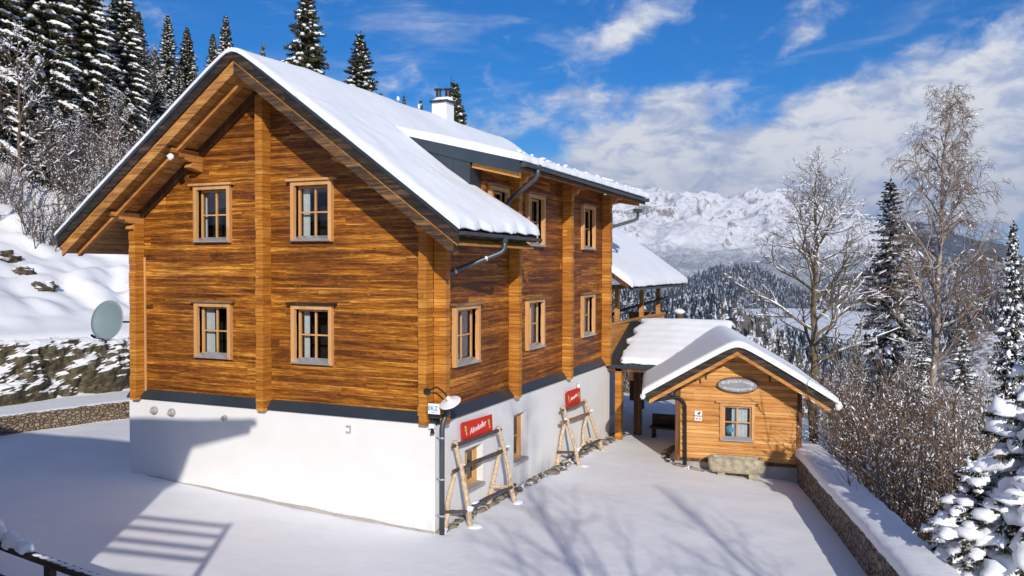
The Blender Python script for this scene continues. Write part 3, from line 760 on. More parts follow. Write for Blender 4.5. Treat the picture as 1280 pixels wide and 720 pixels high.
def vent(x, z, r, lab, grp=None):
    o = empty('wall_vent', (x, -.12, z)); tag(o, lab, 'vent', grp)
    lathe([(.001, 0), (r, 0), (r, .05), (r*.8, .09), (r*.7, .06), (.001, .05)], V_(x, -.121, z), V_(0, -1, 0), 14).build('hood', CONC, o)
    m = MB(); m.prism([(x-r, -.13, z+.02), (x+r, -.13, z+.02), (x+r*.9, -.24, z-r*.4), (x-r*.9, -.24, z-r*.4)], (0, 0, 0), (0, 0, .012)); m.build('rain_flap', CONC, o)
vent(-7.86, .17, .10, 'leftmost round metal vent hood on the white basement wall', 'round vents on the basement wall')
vent(-7.28, .16, .10, 'round metal vent hood second from the left on the white basement wall', 'round vents on the basement wall')
vent(-5.60, .15, .065, 'small round vent alone right of the pair of vents on the basement wall')
o = empty('socket_box', (-2.07, -.12, .15)); tag(o, 'small beige box on the white basement wall below the right windows', 'socket box')
m = MB(); m.box(-2.13, -2.01, -.17, -.121, .08, .24); m.build('case', CONC, o, bevel=.01); m = MB(); m.box(-2.115, -2.025, -.185, -.171, .12, .2); m.build('lid', PAPER, o)
o = empty('side_wall_light', (.12, 9.9, .1)); tag(o, 'small white wall light under the flashing above the second ski rack', 'wall light')
m = MB(); m.box(.111, .17, 8.80, 8.92, .02, .16); m.build('base', CONC, o); m = MB(); m.blob((.20, 8.86, .09), .05, .07, .08, 10, 6, 0); m.build('globe', WHITEP, o, smooth=True)

# ------------------------------------------------------------------ ski racks
def rack(pts, lab, seed, signpts, small=False):
    o = empty('ski_rack', (pts['AL'][0], pts['AL'][1], yard_z(pts['AL'][0], pts['AL'][1]))); tag(o, lab, 'ski rack', 'ski racks on the side wall')
    rn = random.Random(seed)
    def pole(name, a, b, r0, r1, mat, crook=.03):
        a = V_(*a); b = V_(*b); q = []; L = 7
        dv = V_(rn.uniform(-1, 1), rn.uniform(-1, 1), 0).normalized()*crook
        for k in range(L+1):
            t = k/L; q.append(a.lerp(b, t)+dv*math.sin(t*math.pi*rn.uniform(.9, 1.6)))
        m = MB(); m.tube(q, [r0+(r1-r0)*k/L+rn.uniform(-.006, .006) for k in range(L+1)], 8); return m.build(name, mat, o, smooth=False)
    pole('leg', pts['TL'], pts['AL'], .058, .060, BARKED); pole('leg', pts['BTL'], pts['BL'], .050, .065, BARKED, .05)
    pole('leg', pts['TR'], pts['AR'], .055, .060, BARKED); pole('leg', pts['BTR'], pts['BR'], .050, .065, BARKED, .05)
    ext = lambda a, b, e: (V_(*a)+(V_(*a)-V_(*b)).normalized()*e)
    pole('rail', ext(pts['TL2'], pts['TR2'], .12), ext(pts['TR2'], pts['TL2'], .12), .045, .045, DARKPOLE if not small else GREYW)
    pole('rail', ext(pts['ML'], pts['MR'], .12), ext(pts['MR'], pts['ML'], .12), .05, .05, DARKPOLE if not small else GREYW)
    pole('rail', ext(pts['LL'], pts['LR'], .1), ext(pts['LR'], pts['LL'], .1), .04, .04, DARKPOLE, .05)
    pole('brace', pts['BrL0'], pts['BrL1'], .04, .04, DARKPOLE); pole('brace', pts['BrR0'], pts['BrR1'], .04, .04, BARKED)
    m = MB()
    for p in ('ML', 'MR', 'LL'):
        q = V_(*pts[p]); m.blob(q+V_(.0, .3, .05), .05, .16, .03, 8, 5, .2, 3)
    q = V_(*pts['AL']); m.blob(q+V_(.05, .05, .06), .16, .2, .06, 9, 5, .2, 5); q = V_(*pts['AR']); m.blob(q+V_(.05, .02, .06), .14, .18, .06, 9, 5, .2, 7); q = V_(*pts['BrL1']); m.blob(q+V_(0, -.02, .07), .08, .12, .07, 8, 5, .2, 8)
    tag(m.build('snow', SNOW, o, smooth=True), kind='stuff')
    bl, br, tl, tr = [V_(*p) for p in signpts]
    sg = empty('sign_board', tuple(bl)); tag(sg, 'red board with white script fixed on top of the '+('nearer' if not small else 'farther')+' ski rack', 'sign', 'red boards on the ski racks')
    nrm = (br-bl).cross(tl-bl).normalized()
    if nrm.x < 0: nrm = -nrm
    m = MB(); m.prism([bl, br, tr, tl], (0, 0, 0), tuple(nrm*-.02)); m.build('panel', RED, sg)
    e1 = (br-bl).normalized(); e2 = nrm.cross(e1); L = (br-bl).length; H = (tl-bl).length
    M = Matrix((e1, e2, nrm)).transposed().to_4x4(); M.translation = (bl+br+tl+tr)/4+nrm*.002
    text_obj('script', 'Almdudler', L*.125, M @ Matrix.Rotation(R(7), 4, 'Z'), WHITEINK, sg, font_shear=.35)
    for sx in (-.38, .38):
        m = MB(); cc = (bl+br+tl+tr)/4+e1*(sx*L)+nrm*.003
        for (a, b, rx, rz) in ((-.01, .02, .045, .05), (.02, -.07, .03, .045), (-.03, .09, .05, .025)):
            vs = [cc+e1*(a+rx*math.cos(t*.785))+e2*(b+rz*math.sin(t*.785)) for t in range(8)]; m.prism(vs, (0, 0, 0), tuple(nrm*.003))
        m.build('ornament', ORN, sg)
    return o
rack(dict(TL=(.25, .50, -.02), AL=(.60, .66, -1.97), BTL=(.30, .46, -.68), BL=(.16, .17, -1.90), TR=(.25, 2.75, -.10), AR=(.65, 2.96, -2.02), BTR=(.30, 2.83, -.62), BR=(.17, 2.40, -1.95),
          TL2=(.27, .52, -.12), TR2=(.27, 2.76, -.19), ML=(.34, .40, -.64), MR=(.34, 2.90, -.70), LL=(.52, .70, -1.52), LR=(.54, 3.06, -1.58),
          BrL0=(.18, .15, -1.50), BrL1=(.56, .66, -1.58), BrR0=(.2, 2.45, -1.5), BrR1=(.58, 2.95, -1.58)),
     'rustic ski rack of bare poles with four legs near the front corner', 2,
     ((.24, .90, -.11), (.24, 2.50, -.17), (.22, .90, .30), (.22, 2.50, .24)))
rack(dict(TL=(.25, 7.31, -.30), AL=(.75, 7.51, -2.14), BTL=(.30, 7.33, -.80), BL=(.18, 7.02, -2.06), TR=(.25, 9.28, -.38), AR=(.75, 9.82, -2.2), BTR=(.30, 9.40, -.90), BR=(.18, 9.25, -2.1),
          TL2=(.27, 7.25, -.40), TR2=(.27, 9.32, -.46), ML=(.34, 7.10, -.72), MR=(.34, 9.45, -.84), LL=(.57, 7.60, -1.66), LR=(.60, 9.62, -1.70),
          BrL0=(.2, 7.05, -1.60), BrL1=(.62, 7.55, -1.66), BrR0=(.2, 9.3, -1.62), BrR1=(.66, 9.70, -1.72)),
     'rustic ski rack of bare poles farther along the side wall by the passage', 5,
     ((.24, 7.75, -.40), (.24, 8.95, -.42), (.22, 7.75, .07), (.22, 8.95, .05)), small=True)

# stones along the foot of the side wall
m = MB(); r_ = random.Random(3); y = -.1
while y < 12.6:
    L = r_.uniform(.25, .6); wd = r_.uniform(.12, .24)+(.12 if y > 6 else 0)
    m.blob((.11+wd*.5, y+L/2, yard_z(.2, y)+.02), wd*.75, L*.62, .07, 9, 5, .25, y, half=False); y += L
tag(m.build('drip_stones', STRIP, smooth=True), 'low brown stones along the foot of the side wall', 'stones', kind='stuff')

# ================================================================== ANNEX with balcony behind
ann = empty('annex_house', (-3, 17, -2.2)); tag(ann, 'brown timber annex with a roofed balcony behind the chalet', 'house')
m = MB(); m.box(-7.0, -1.55, 12.42, 17.3, .5, 5.0); m.build('upper_wall', BROWNW, ann)
m = MB(); m.box(-7.2, -1.4, 12.42, 19.4, -2.6, .5); m.build('lower_wall', PLASTER, ann)
m = MB(); m.box(-1.55, .02, 12.7, 20.55, .62, .80); bal = m.build('balcony', BROWNW, ann)
m = MB()
k = 12.72
while k < 20.5: m.box(.03, .065, k, k+.135, .55, 1.74); k += .145
kx = -1.5
while kx < .0: m.box(kx, kx+.135, 20.5, 20.535, .55, 1.74); kx += .145
m.build('parapet_boards', BEAMW, bal)
m = MB(); m.box(-.03, .13, 12.7, 20.6, 1.745, 1.81); m.box(-1.5, -.03, 20.45, 20.6, 1.745, 1.81); m.build('handrail', BEAMW, bal)
for y in (13.8, 17.2, 19.95): m = MB(); m.box(-.12, .03, y-.09, y+.09, 1.81 if False else .8, 2.98); m.build('post', BEAMW, ann)
for x_, y_ in ((-.71, 19.8), (-1.8, 22.2)): m = MB(); m.box(x_-.1, x_+.1, y_-.1, y_+.1, -2.5, .6); m.build('post', BROWNW, ann)
m = MB(); m.box(-1.5, -1.46, 13.6, 14.6, .8, 2.9); m.build('door', FRAMEW, ann)
m = MB(); m.box(-.13, .04, 12.6, 21.0, 2.98, 3.14); m.build('eave_beam', BROWNW, ann)
AZ = lambda x: 3.18+.70*(.8-x)
m = MB(); m.xz([(.82, AZ(.82)), (-4.2, AZ(-4.2)), (-4.2, AZ(-4.2)-.22), (.82, AZ(.82)-.16)], 12.25, 21.3); m.xz([(-4.2, AZ(-4.2)), (-9.2, AZ(.8)), (-9.2, AZ(.8)-.16), (-4.2, AZ(-4.2)-.22)], 12.25, 21.3)
ar = m.build('roof', BROWNW, ann)
def Pann(u, v):
    x = .92-u*5.2; y = 12.3+v*9.1; return Vector((x, y, AZ(x)+.0))
snow_patch('snow_cover', Pann, 6.3, 9.1, .26, ar, cell=.2, rag=(.05, 0, .02, .05), seed=15, und=.03, edge=.45)
m = MB(); halfpipe(m, (.90, 12.3, AZ(.9)-.06), (.90, 21.35, AZ(.9)-.08), .08); m.tube(rounded([(.90, 20.6, AZ(.9)-.1), (.90, 20.6, AZ(.9)-.45), (-1.2, 17.4, 1.95), (-1.5, 17.3, 1.6)], .2), .06, 8); m.build('gutter', GUTTER, ar)
fl = empty('stove_pipe', (.42, 22, -2)); tag(fl, 'slim dark stove pipe with a round cap of snow beyond the passage roof', 'stove pipe')
m = MB(); m.tube([(.42, 22, -2.4), (.42, 22, 1.72)], .16, 10); m.build('pipe', BROWNW, fl); m = MB(); m.blob((.42, 22, 1.78), .26, .26, .14, 12, 6, .1, 3); m.build('snow_cap', SNOW, fl, smooth=True)

# ================================================================== passage canopy
can = empty('passage_canopy', (1.5, 14, -2.3)); tag(can, 'low corrugated canopy roof heaped with snow between chalet and hut', 'canopy')
CZ = lambda y: .42+(y-12.15)*.43
m = MB()
nx = 36
for k in range(nx):
    x0 = -.02+k*.1; zz = .02 if k % 2 else 0
    x1 = x0+.1
    m.yz([(12.1, CZ(12.1)+zz), (15.2, CZ(15.2)+zz), (15.2, CZ(15.2)+zz-.03), (12.1, CZ(12.1)+zz-.03)], x0, x1-.001)
m.build('corrugated_sheet', METAL, can)
m = MB(); m.yz([(15.2, CZ(15.2)), (18.2, CZ(12.1)-.1), (18.2, CZ(12.1)-.14), (15.2, CZ(15.2)-.04)], .12, 3.8); m.build('rear_sheet', METAL, can)
m = MB(); m.box(-.05, 2.75, 12.13, 12.25, CZ(12.15)-.22, CZ(12.15)-.04); m.box(-.05, 2.9, 15.1, 15.25, CZ(15.2)-.25, CZ(15.2)-.06); m.build('beam', BROWNW, can)
m = MB(); m.box(-.06, 2.75, 12.085, 12.125, CZ(12.15)-.12, CZ(12.15)-.0); m.build('edge_board', METAL, can)
for (x_, y_, w_, mt) in ((.50, 12.24, .11, POSTW), (.80, 13.6, .12, BROWNW), (2.3, 15.1, .10, BROWNW)):
    m = MB(); m.box(x_-w_, x_+w_, y_-w_, y_+w_, -2.5, CZ(y_)-.06); m.build('post', mt, can)
def Pcan(u, v):
    x = .52+u*3.35; y = 12.2+v*3.6
    z = CZ(y) if y < 15.1 else CZ(15.1)-(y-15.1)*.25
    x += .16*fnoise(v*9, 1, 2.2)*max(0, 1-u*7)
    return Vector((x, y, z+.03+.005*math.sin(y*14)))
snow_patch('snow_cover', Pcan, 3.4, 3.9, .17, can, cell=.08, rag=(.16, 0, .05, 0), seed=21, und=.03)

# ================================================================== HUT
HROT = R(7.5)
hut = empty('timber_hut', (4.88, 9.72, -2.30), HROT); tag(hut, 'small golden log hut with a snowy gable roof beside the gabion wall', 'hut')
HM = Matrix.Translation((4.88, 9.72, -2.30)) @ Matrix.Rotation(HROT, 4, 'Z')
def HB(): return MB()
hw = 1.78; HS = .60; RZ = 3.88       # ridge top above hut floor, local z
hz = lambda x: RZ-HS*abs(x)
SK = -.113                            # the ridge runs a little askew to the front
mb = MB(); hh = (-.46, .46, .98, 2.0)
z = .30; r_ = random.Random(8)
while z < RZ-.35:
    t = z+.22
    lim = min(hw, (RZ-.30-(z+.11))/HS)
    if lim < .1: break
    # one bulging log course (8-sided half-round), split round the window
    parts = [(-lim, lim)]
    if z+.11 > hh[2] and z+.11 < hh[3]: parts = [(-lim, hh[0]), (hh[1], lim)]
    b = r_.uniform(.0, .012)
    for a0, a1 in parts:
        pr = [(.18, z), (.0, z), (-.018-b, z+.025), (-.035-b, z+.07), (-.040-b, z+.11), (-.035-b, z+.15), (-.018-b, z+.195), (0, z+.22), (.18, z+.22)]
        mb.yz(pr, a0, a1)
    z = t
mb.box(-hw, -hw+.18, .19, 4.2, .30, 2.55); mb.box(hw-.18, hw, .19, 4.2, .30, 2.55)
mb.xz([(-hw, .3), (hw, .3), (hw, 2.5), (0, 3.5), (-hw, 2.5)], 4.21, 4.4)
mb.build('log_wall', HUTW, hut, local=True)
m = MB(); m.box(-hw-.03, -hw+.12, -.10, -.045, .25, 2.6); m.box(hw-.10, hw+.03, -.08, -.045, .25, 2.6); m.box(-hw-.03, hw+.03, -.09, -.045, .255, .34); m.build('corner_board', BROWNW, hut, local=True)
m = MB(); m.box(-hw-.04, hw+.04, -.06, 4.4, -.35, .25); m.build('plinth', CONC, hut, local=True)
m = MB(); m.box(-1.2, 1.2, 1.2, 1.25, .4, 2.6); m.build('room_dark_sheet', INSIDE, hut, local=True)  # near-black sheet standing in for the unlit inside of the hut
def winlocal(T, *a, **k):
    return window(T, *a, **k)
HT = lambda p: HM @ Vector((p.x, -p.y-.03, p.z))
wo = window(HT, -.50, .50, .92, 2.06, hut, depth=.12, proud=.05, curtain=[(.30, .85)], header=FRAMEW, headw=.12, sill=True)
m = MB(HT); m.blob((-.22, -.25, 1.2), .14, .08, .16, 8, 6, .2, 4); m.build('cushion', CLOTH, wo, smooth=True)
# roof
def hsheet(m, x0, x1, y0, y1, t0, t1):
    vs = []
    for y in (y0, y1):
        for x, t in ((x0, t0), (x1, t0), (x1, t1), (x0, t1)): vs.append((x+SK*(y+.9), y, hz(x)-t))
    m._add(vs, [(0,1,2,3), (7,6,5,4), (0,4,5,1), (1,5,6,2), (2,6,7,3), (3,7,4,0)])
m = MB(); hsheet(m, -2.52, 0, -.88, 5.6, 0, .10); hsheet(m, 0, 2.52, -.88, 5.6, 0, .10); hr = m.build('roof', BEAMW, hut, local=True)
for sd in (-1, 1):
    a, b = (sd*2.60, 0) if sd < 0 else (0, 2.60)
    m = MB(); hsheet(m, a, b, -.95, -.885, -.02, .20); m.build('barge_board', DARKW, hr, local=True)
    a, b = (-2.50, 0) if sd < 0 else (0, 2.50)
    m = MB(); hsheet(m, a, b, -.93, -.885, .205, .32); m.build('barge_board', BEAMW, hr, local=True)
    a, b = (-2.4, 0) if sd < 0 else (0, 2.4)
    m = MB(); hsheet(m, a, b, -.60, -.50, .12, .26); m.build('rafter', BROWNW, hr, local=True)
for x in (0, -1.68, 1.68):
    m = MB(); z = hz(x)-.12 if x else hz(0)-.14
    m.yz([(0, z-.22), (-.45, z-.22), (-.55, z-.14), (-.72, z-.12), (-.78, z), (0, z)], x-.09, x+.09); m.build('purlin', BEAMW if x <= 0 else BROWNW, hr, local=True)
m = MB()
for sd in (-1, 1): m.bar((sd*.75, -.42, hz(.75)-.30), (sd*1.75, -.42, hz(1.75)-.26), .08, .12); m.tube([(sd*.9, -.45, hz(.9)-.55), (sd*.9, -.45, hz(.9)-.3)], .03, 6)
m.build('brace', BROWNW, hr, local=True)
# snow on hut roof: front narrow, swelling towards the back
def Phut(u, v):
    x = -2.72+u*5.44; y = -1.02+v*6.7
    z = RZ-HS*(math.sqrt(x*x+.05)-.08)+.02
    z += .02*v*1.0
    return HM @ Vector((x+SK*(y+.9), y, z+.006*math.sin(y*14)*max(0, min(1, -x))))
snow_patch('snow_cover', Phut, 6.2, 6.7, .18, hr, cell=.13, rag=(.03, .03, .006, 0), seed=31, und=.012, edge=.16)
m = MB(); p = HM @ Vector((2.72, -.9, hz(2.72)+.0)); m.blob(p, .10, .10, .13, 8, 6, .2, 3); m.build('snow_lump', SNOW, hr, smooth=True); m = MB(); p = HM @ Vector((-2.68, -.9, hz(2.72)+.02)); m.blob(p, .09, .09, .10, 8, 6, .2, 6); m.build('snow_lump', SNOW, hr, smooth=True)
m = MB(); halfpipe(m, HM @ Vector((-2.62, -.85, hz(2.62)-.08)), HM @ Vector((-2.62+SK*5.5, 4.6, hz(2.62)-.10)), .06)
m.tube([HM @ Vector(p) for p in rounded([(-2.62, -.7, hz(2.6)-.12), (-2.5, -.65, hz(2.6)-.22), (-1.72, -.16, 2.18), (-1.52, -.14, 2.0), (-1.50, -.13, .1)], .12)], .05, 8)
m.build('downpipe', DARKMETAL, hut)
# oval sign
sg = empty('oval_sign', tuple(HM @ Vector((.0, -.12, 2.72)))); tag(sg, 'grey oval name sign hanging under the gable of the small hut', 'sign')
m = MB(HT); N = 40
pts = [(.56*math.cos(2*math.pi*k/N), .09, 2.60+.205*math.sin(2*math.pi*k/N)) for k in range(N)]
fr_ = [(.59*math.cos(2*math.pi*k/N), .05, 2.60+.235*math.sin(2*math.pi*k/N)) for k in range(N)]
q = HM.to_3x3()
m.prism(pts, (0, 0, 0), (0, -.03, 0)); m.build('panel', SIGNG, sg)
m = MB(HT)
for k in range(N):
    a, b = 2*math.pi*k/N, 2*math.pi*(k+1)/N
    P4 = [(rx*math.cos(t), .05, 2.60+rz*math.sin(t)) for t, rx, rz in ((a, .56, .205), (b, .56, .205), (b, .59, .235), (a, .59, .235))]
    m.prism(P4, (0, 0, 0), (0, .055, 0))
m.build('frame', BROWNW, sg)
def arct(sgn):
    def f(p):
        t = p.x; yy = p.y + sgn*(.118-.30*t*t)
        return Vector((p.x, yy, p.z))
    return f
MT = HM @ Matrix.Translation((0, -.127, 2.60)) @ Matrix.Rotation(R(90), 4, 'X')
text_obj('top_text', 'Bergh\u00fctte Prossegg', .118, MT, WHITEINK, sg, arc=arct(1))
text_obj('bottom_text', 'www.berghuette.at', .105, MT, WHITEINK, sg, arc=arct(-1))
nt = empty('notice', tuple(HM @ Vector((-1.12, -.1, 1.75)))); tag(nt, 'upper of two small white notices on the hut wall by the downpipe', 'notice', 'notices on the hut')
m = MB(HT); m.box(-1.24, -1.02, .045, .06, 1.64, 1.78); m.build('sheet', PAPER, nt); m = MB(HT); m.box(-1.15, -1.08, .061, .064, 1.67, 1.73); m.box(-1.11, -1.06, .061, .064, 1.72, 1.75); m.build('mark', BLACKINK, nt)
nt = empty('notice', tuple(HM @ Vector((-1.12, -.1, 1.5)))); tag(nt, 'lower of two small white notices on the hut wall by the downpipe', 'notice', 'notices on the hut')
m = MB(HT); m.box(-1.24, -1.02, .045, .06, 1.48, 1.61); m.build('sheet', PAPER, nt); m = MB(HT); m.box(-1.20, -1.15, .061, .064, 1.52, 1.56); m.box(-1.10, -1.06, .061, .064, 1.52, 1.56); m.build('mark', RED, nt)
# stone trough
tr = empty('stone_trough', (4.9, 9.35, -2.27), HROT); tag(tr, 'long mossy stone trough in front of the hut window', 'trough')
TM = Matrix.Translation((4.93, 9.20, -2.27)) @ Matrix.Rotation(HROT*1.0, 4, 'Z')
m = MB(lambda p: TM @ p)
N = 22; o_ = []; 
def ring(hx, hy, z, n=26, sup=5, jit=.012, sd=0):
    r = []
    for k in range(n):
        t = 2*math.pi*k/n; c, s_ = math.cos(t), math.sin(t)
        q = (abs(c)**sup+abs(s_)**sup)**(-1/sup); j = 1+jit*noise.noise(Vector((c*3, s_*3, z*5+sd)))*3
        r.append((c*q*hx*j, s_*q*hy*j, z+.012*noise.noise(Vector((c*2+9, s_*2, z)))))
    return r
rs = [ring(.70, .24, .10), ring(.74, .28, .16), ring(.77, .30, .38), ring(.79, .31, .50), ring(.75, .28, .525), ring(.66, .20, .52), ring(.62, .17, .36), ring(.3, .1, .35)]
vs = [p for r in rs for p in r]; n_ = 26
m._add(vs, [(i*n_+k, i*n_+(k+1) % n_, (i+1)*n_+(k+1) % n_, (i+1)*n_+k) for i in range(len(rs)-1) for k in range(n_)]+[tuple(range(n_))[::-1], tuple((len(rs)-1)*n_+k for k in range(n_))])
m.build('basin', TROUGHM, tr, smooth=False)
m = MB(lambda p: TM @ p); m.box(-.52, -.30, -.2, .2, -.1, .11); m.box(.36, .60, -.22, .2, -.1, .11); m.build('foot', TROUGHM, tr, bevel=.02)
m = MB(lambda p: TM @ p); m.blob((0, 0, .40), .60, .16, .07, 12, 6, .15, 5); m.build('snow', SNOW, tr, smooth=True)
bn = empty('dark_bench', (1.75, 13.75, -2.3)); tag(bn, 'dark low bench standing in the shaded passage beside the hut', 'bench')
m = MB(); m.box(1.30, 2.35, 13.3, 13.75, -1.92, -1.84); m.build('seat', DARKW, bn)
for x_ in (1.38, 2.22): m = MB(); m.box(x_, x_+.08, 13.34, 13.7, -2.4, -1.92); m.build('leg', DARKW, bn)
m = MB(); m.box(1.3, 2.35, 13.72, 13.77, -1.84, -1.45) ; m.build('backrest', DARKW, bn)
kb = [(2.55, 12.4), (2.42, 11.4), (2.50, 10.5), (2.80, 9.75), (3.35, 9.30), (4.0, 9.12)]
m = MB(); kp = rounded([(x, y, yard_z(x, y)+.0) for x, y in kb], .5); m.tube(kp, [.13+.03*math.sin(i*1.7) for i in range(len(kp))], 8, flat=.8)
tag(m.build('stone_edging', STRIP, smooth=True), 'curved brown stone edging round the left foot of the hut', 'edging')

# ================================================================== walls beside the yard
def gab_in(y): return 6.36+(10.6-y)*(8.64-6.36)/(10.6-2.3)
gw = empty('gabion_wall', (8, 5, -2.4)); tag(gw, 'long low gabion wall topped with snow along the right edge of the yard', 'wall')
m = MB()
yy = [10.7-.5*k for k in range(36)]
def off_n(y): return .55
for a, b in zip(yy, yy[1:]):
    x0, x1 = gab_in(a), gab_in(b); z0, z1 = yard_z(x0, a), yard_z(x1, b); H = .70
    vs = [(x0, a, z0-.6), (x0+.62, a, z0-2.2), (x0+.62, a, z0+H), (x0, a, z0+H), (x1, b, z1-.6), (x1+.62, b, z1-2.2), (x1+.62, b, z1+H), (x1, b, z1+H)]
    m._add(vs, [(0,1,2,3), (7,6,5,4), (0,4,5,1), (1,5,6,2), (2,6,7,3), (3,7,4,0)])
m.build('stone_fill', STONEG, gw, recalc=False)
def Pgab(u, v):
    y = 10.8-v*17; x = gab_in(y)-.05+u*.92+.05*fnoise(y, 3, 1, .4); return Vector((x, y, yard_z(gab_in(y), y)+.70))
snow_patch('snow_cover', Pgab, .92, 17, .24, gw, cell=.10, rag=(.04, .06, .02, 0), seed=41, und=.02, edge=.26)
# tan stone wall on the left
WLX = lambda y: -14.98+(y-.78)*.147
lw = empty('stone_wall', (-14.7, 3, -1.3)); tag(lw, 'low tan field stone retaining wall at the left of the chalet', 'wall')
m = MB(); yy2 = [-14+.5*k for k in range(72)]
for a, b in zip(yy2, yy2[1:]):
    x0, x1 = WLX(a), WLX(b); z0, z1 = -1.26-.02*a, -1.26-.02*b
    vs = [(x0-.4, a, z0-.6), (x0, a, z0-.6), (x0-.03, a, z0+.52), (x0-.4, a, z0+.52), (x1-.4, b, z1-.6), (x1, b, z1-.6), (x1-.03, b, z1+.52), (x1-.4, b, z1+.52)]
    m._add(vs, [(0,1,2,3), (7,6,5,4), (0,4,5,1), (1,5,6,2), (2,6,7,3), (3,7,4,0)])
m.build('masonry', STONEL, lw, recalc=False)
r_ = random.Random(12); m = MB()
for k in range(170):       # uneven cap stones
    y = -13.8+k*.205; x = WLX(y)-.12; z = -1.26-.02*y+.53
    m.blob((x, y, z), .14, r_.uniform(.08, .13), r_.uniform(.03, .06), 7, 4, .3, k)
m.build('cap_stones', STONEL, lw, smooth=False)

# rail fence at the very bottom left
fn = empty('rail_fence', (-3.0, -7.0, -1.7)); tag(fn, 'dark rail fence with lumps of snow at the bottom left of the yard', 'fence')
def fp(t, z): return Vector((-6.9+t*7.0, -6.43-t*1.14, z))
m = MB()
for t in (0, .14, .385, .63, .88): p = fp(t, 0); m.box(p.x-.06, p.x+.06, p.y-.06, p.y+.06, yard_z(p.x, p.y)-.2, -.64)
m.build('post', DARKW, fn)
m = MB(); m.bar(fp(-.1, -.62), fp(1, -.62), .13, .085); m.build('rail', DARKW, fn)
m = MB(); m.bar(fp(-.1, -1.15), fp(1, -1.15), .05, .10); m.build('rail', DARKW, fn)
m = MB(); r_ = random.Random(2)
m.blob(fp(.475, -.50), .22, .10, .15, 12, 8, .25, 1); m.blob(fp(.53, -.53), .16, .11, .11, 12, 8, .2, 2); m.blob(fp(.40, -.44), .22, .12, .22, 12, 8, .3, 3); m.blob(fp(.30, -.47), .4, .12, .16, 12, 8, .3, 4)
for k in range(14): m.blob(fp(.58+k*.028, -.575), .12, .05, .016, 8, 4, .3, k+9)
m.build('snow_lump', SNOW, fn, smooth=True)

# ================================================================== neighbouring house (out of frame, throws the shade)
nb = empty('neighbour_house', (-6, -16, -1.6), 0); tag(nb, 'timber neighbour house with balcony opposite the chalet', 'house')
NR_ = R(9)
NM = Matrix.Translation((.12, -12.1, 0)) @ Matrix.Rotation(NR_, 4, 'Z')
nT = lambda p: NM @ p
m = MB(nT); m.box(-22, 0, -8, 0, -2.2, 5.7); m.xz([(-22, 5.7), (0, 5.7), (0, 5.71), (-22, 5.71)], -8, 0); m.build('wall', WALLW, nb)
m = MB(nT); m.yz([(.05, 5.80), (-4, 7.3), (-8.8, 5.6), (-8.8, 5.4), (-4, 7.1), (.05, 5.62)], -23, 2.25); nro = m.build('roof', DARKW, nb)
def Pn(u, v):
    x = -23.1+u*25.5; y = .15-v*8.9; z = 7.3-abs(y+4)*.38
    return nT(Vector((x, y, z+.04)))
snow_patch('snow_cover', Pn, 25.5, 8.9, .22, nro, cell=.5, seed=51, edge=.4)
m = MB(nT); m.box(.0, 2.8, -2.6, -1.55, 2.50, 2.60); nbal = m.build('balcony', BEAMW, nb)
for h in (2.95, 3.22, 3.54, 3.84): m = MB(nT); m.box(.0, 2.85, -1.60, -1.54, h, h+.11); m.build('rail', BEAMW, nbal)
for x_ in (2.75,): m = MB(nT); m.box(x_, x_+.10, -1.66, -1.56, -2.2, 4.0); m.build('post', BEAMW, nbal)
for k in range(5):
    fo = window(lambda p: nT(Vector((p.x, -(-p.y), p.z))) if False else nT(Vector((p.x, p.y, p.z))), -20+k*4, -18.8+k*4, 2.6, 4.0, nb, depth=.02, proud=.12)
# ================================================================== GROUND
def edge_x(y):     # line where the yard breaks off towards the valley
    return np.where(y < 10.6, gab_in(y)+.75, 7.1-.12*(y-10.6))
def sp(x, k): return np.log1p(np.exp(np.clip(x/k, -50, 50)))*k
def Gz(x, y):
    x = np.asarray(x, float); y = np.asarray(y, float)
    yc = np.clip(y, -14, 24)
    z = -1.9-.045*np.clip(x, -15, 10)-.02*yc
    # left hillside
    wl = -15.15+(np.clip(y, -20, 60)-.78)*.147-x-.5*sp(y-32, 3)
    z += .50*smoothst(wl/.25)
    z += 2.15*smoothst((wl-2.6)/1.3)
    z += .30*np.clip(wl-3.9, 0, 6) + .44*np.clip(wl-8.9, 0, 14)+.46*np.clip(wl-23, 0, 45)
    # ground also climbs behind-left
    z += .12*np.clip(sp(y-30, 3), 0, 60)*smoothst((-x-14)/20)
    # right slope
    s = x-edge_x(y)
    sn = sp(s-.9, .8)
    z -= .62*np.minimum(sn, 30)+.45*np.clip(sn-30, 0, 120)
    # north break-off
    q = y-22-.18*np.clip(-x, 0, 60)
    z -= .42*np.clip(sp(q-6, 3), 0, 200)*smoothst((x+26+.6*sp(y-30, 3))/26)
    fall = smoothst((np.hypot(x, y)-170)/500)
    z = z*(1-fall)-134*fall
    return np.maximum(z, -134.0)
def Gn(x, y, z):
    d = np.array([fnoise(a, b, 0.2, .16)*.16+fnoise(a, b, 3.2, .7)*.045+fnoise(a, b, 8.2, 3)*.008 for a, b in zip(x, y)])
    dd = np.hypot(x, y); yardm = 1.0/(1+0*dd)
    rough = np.array([fnoise(a, b, 5.1, .05)*2+fnoise(a, b, 6.1, .25)*.5 for a, b in zip(x, y)])
    off = smoothst((np.abs(np.asarray(x)+3)-16)/14)
    bank = smoothst((-np.asarray(x)-18.8)/2)*smoothst((60+np.asarray(x))/10)
    lump = np.array([abs(fnoise(a, b, 9.1, .45))*.9+fnoise(a, b, 4.4, 1.1)*.22 if k > 0 else 0 for a, b, k in zip(x, y, bank)])
    return z+d*.55+rough*off*1.0+lump*bank
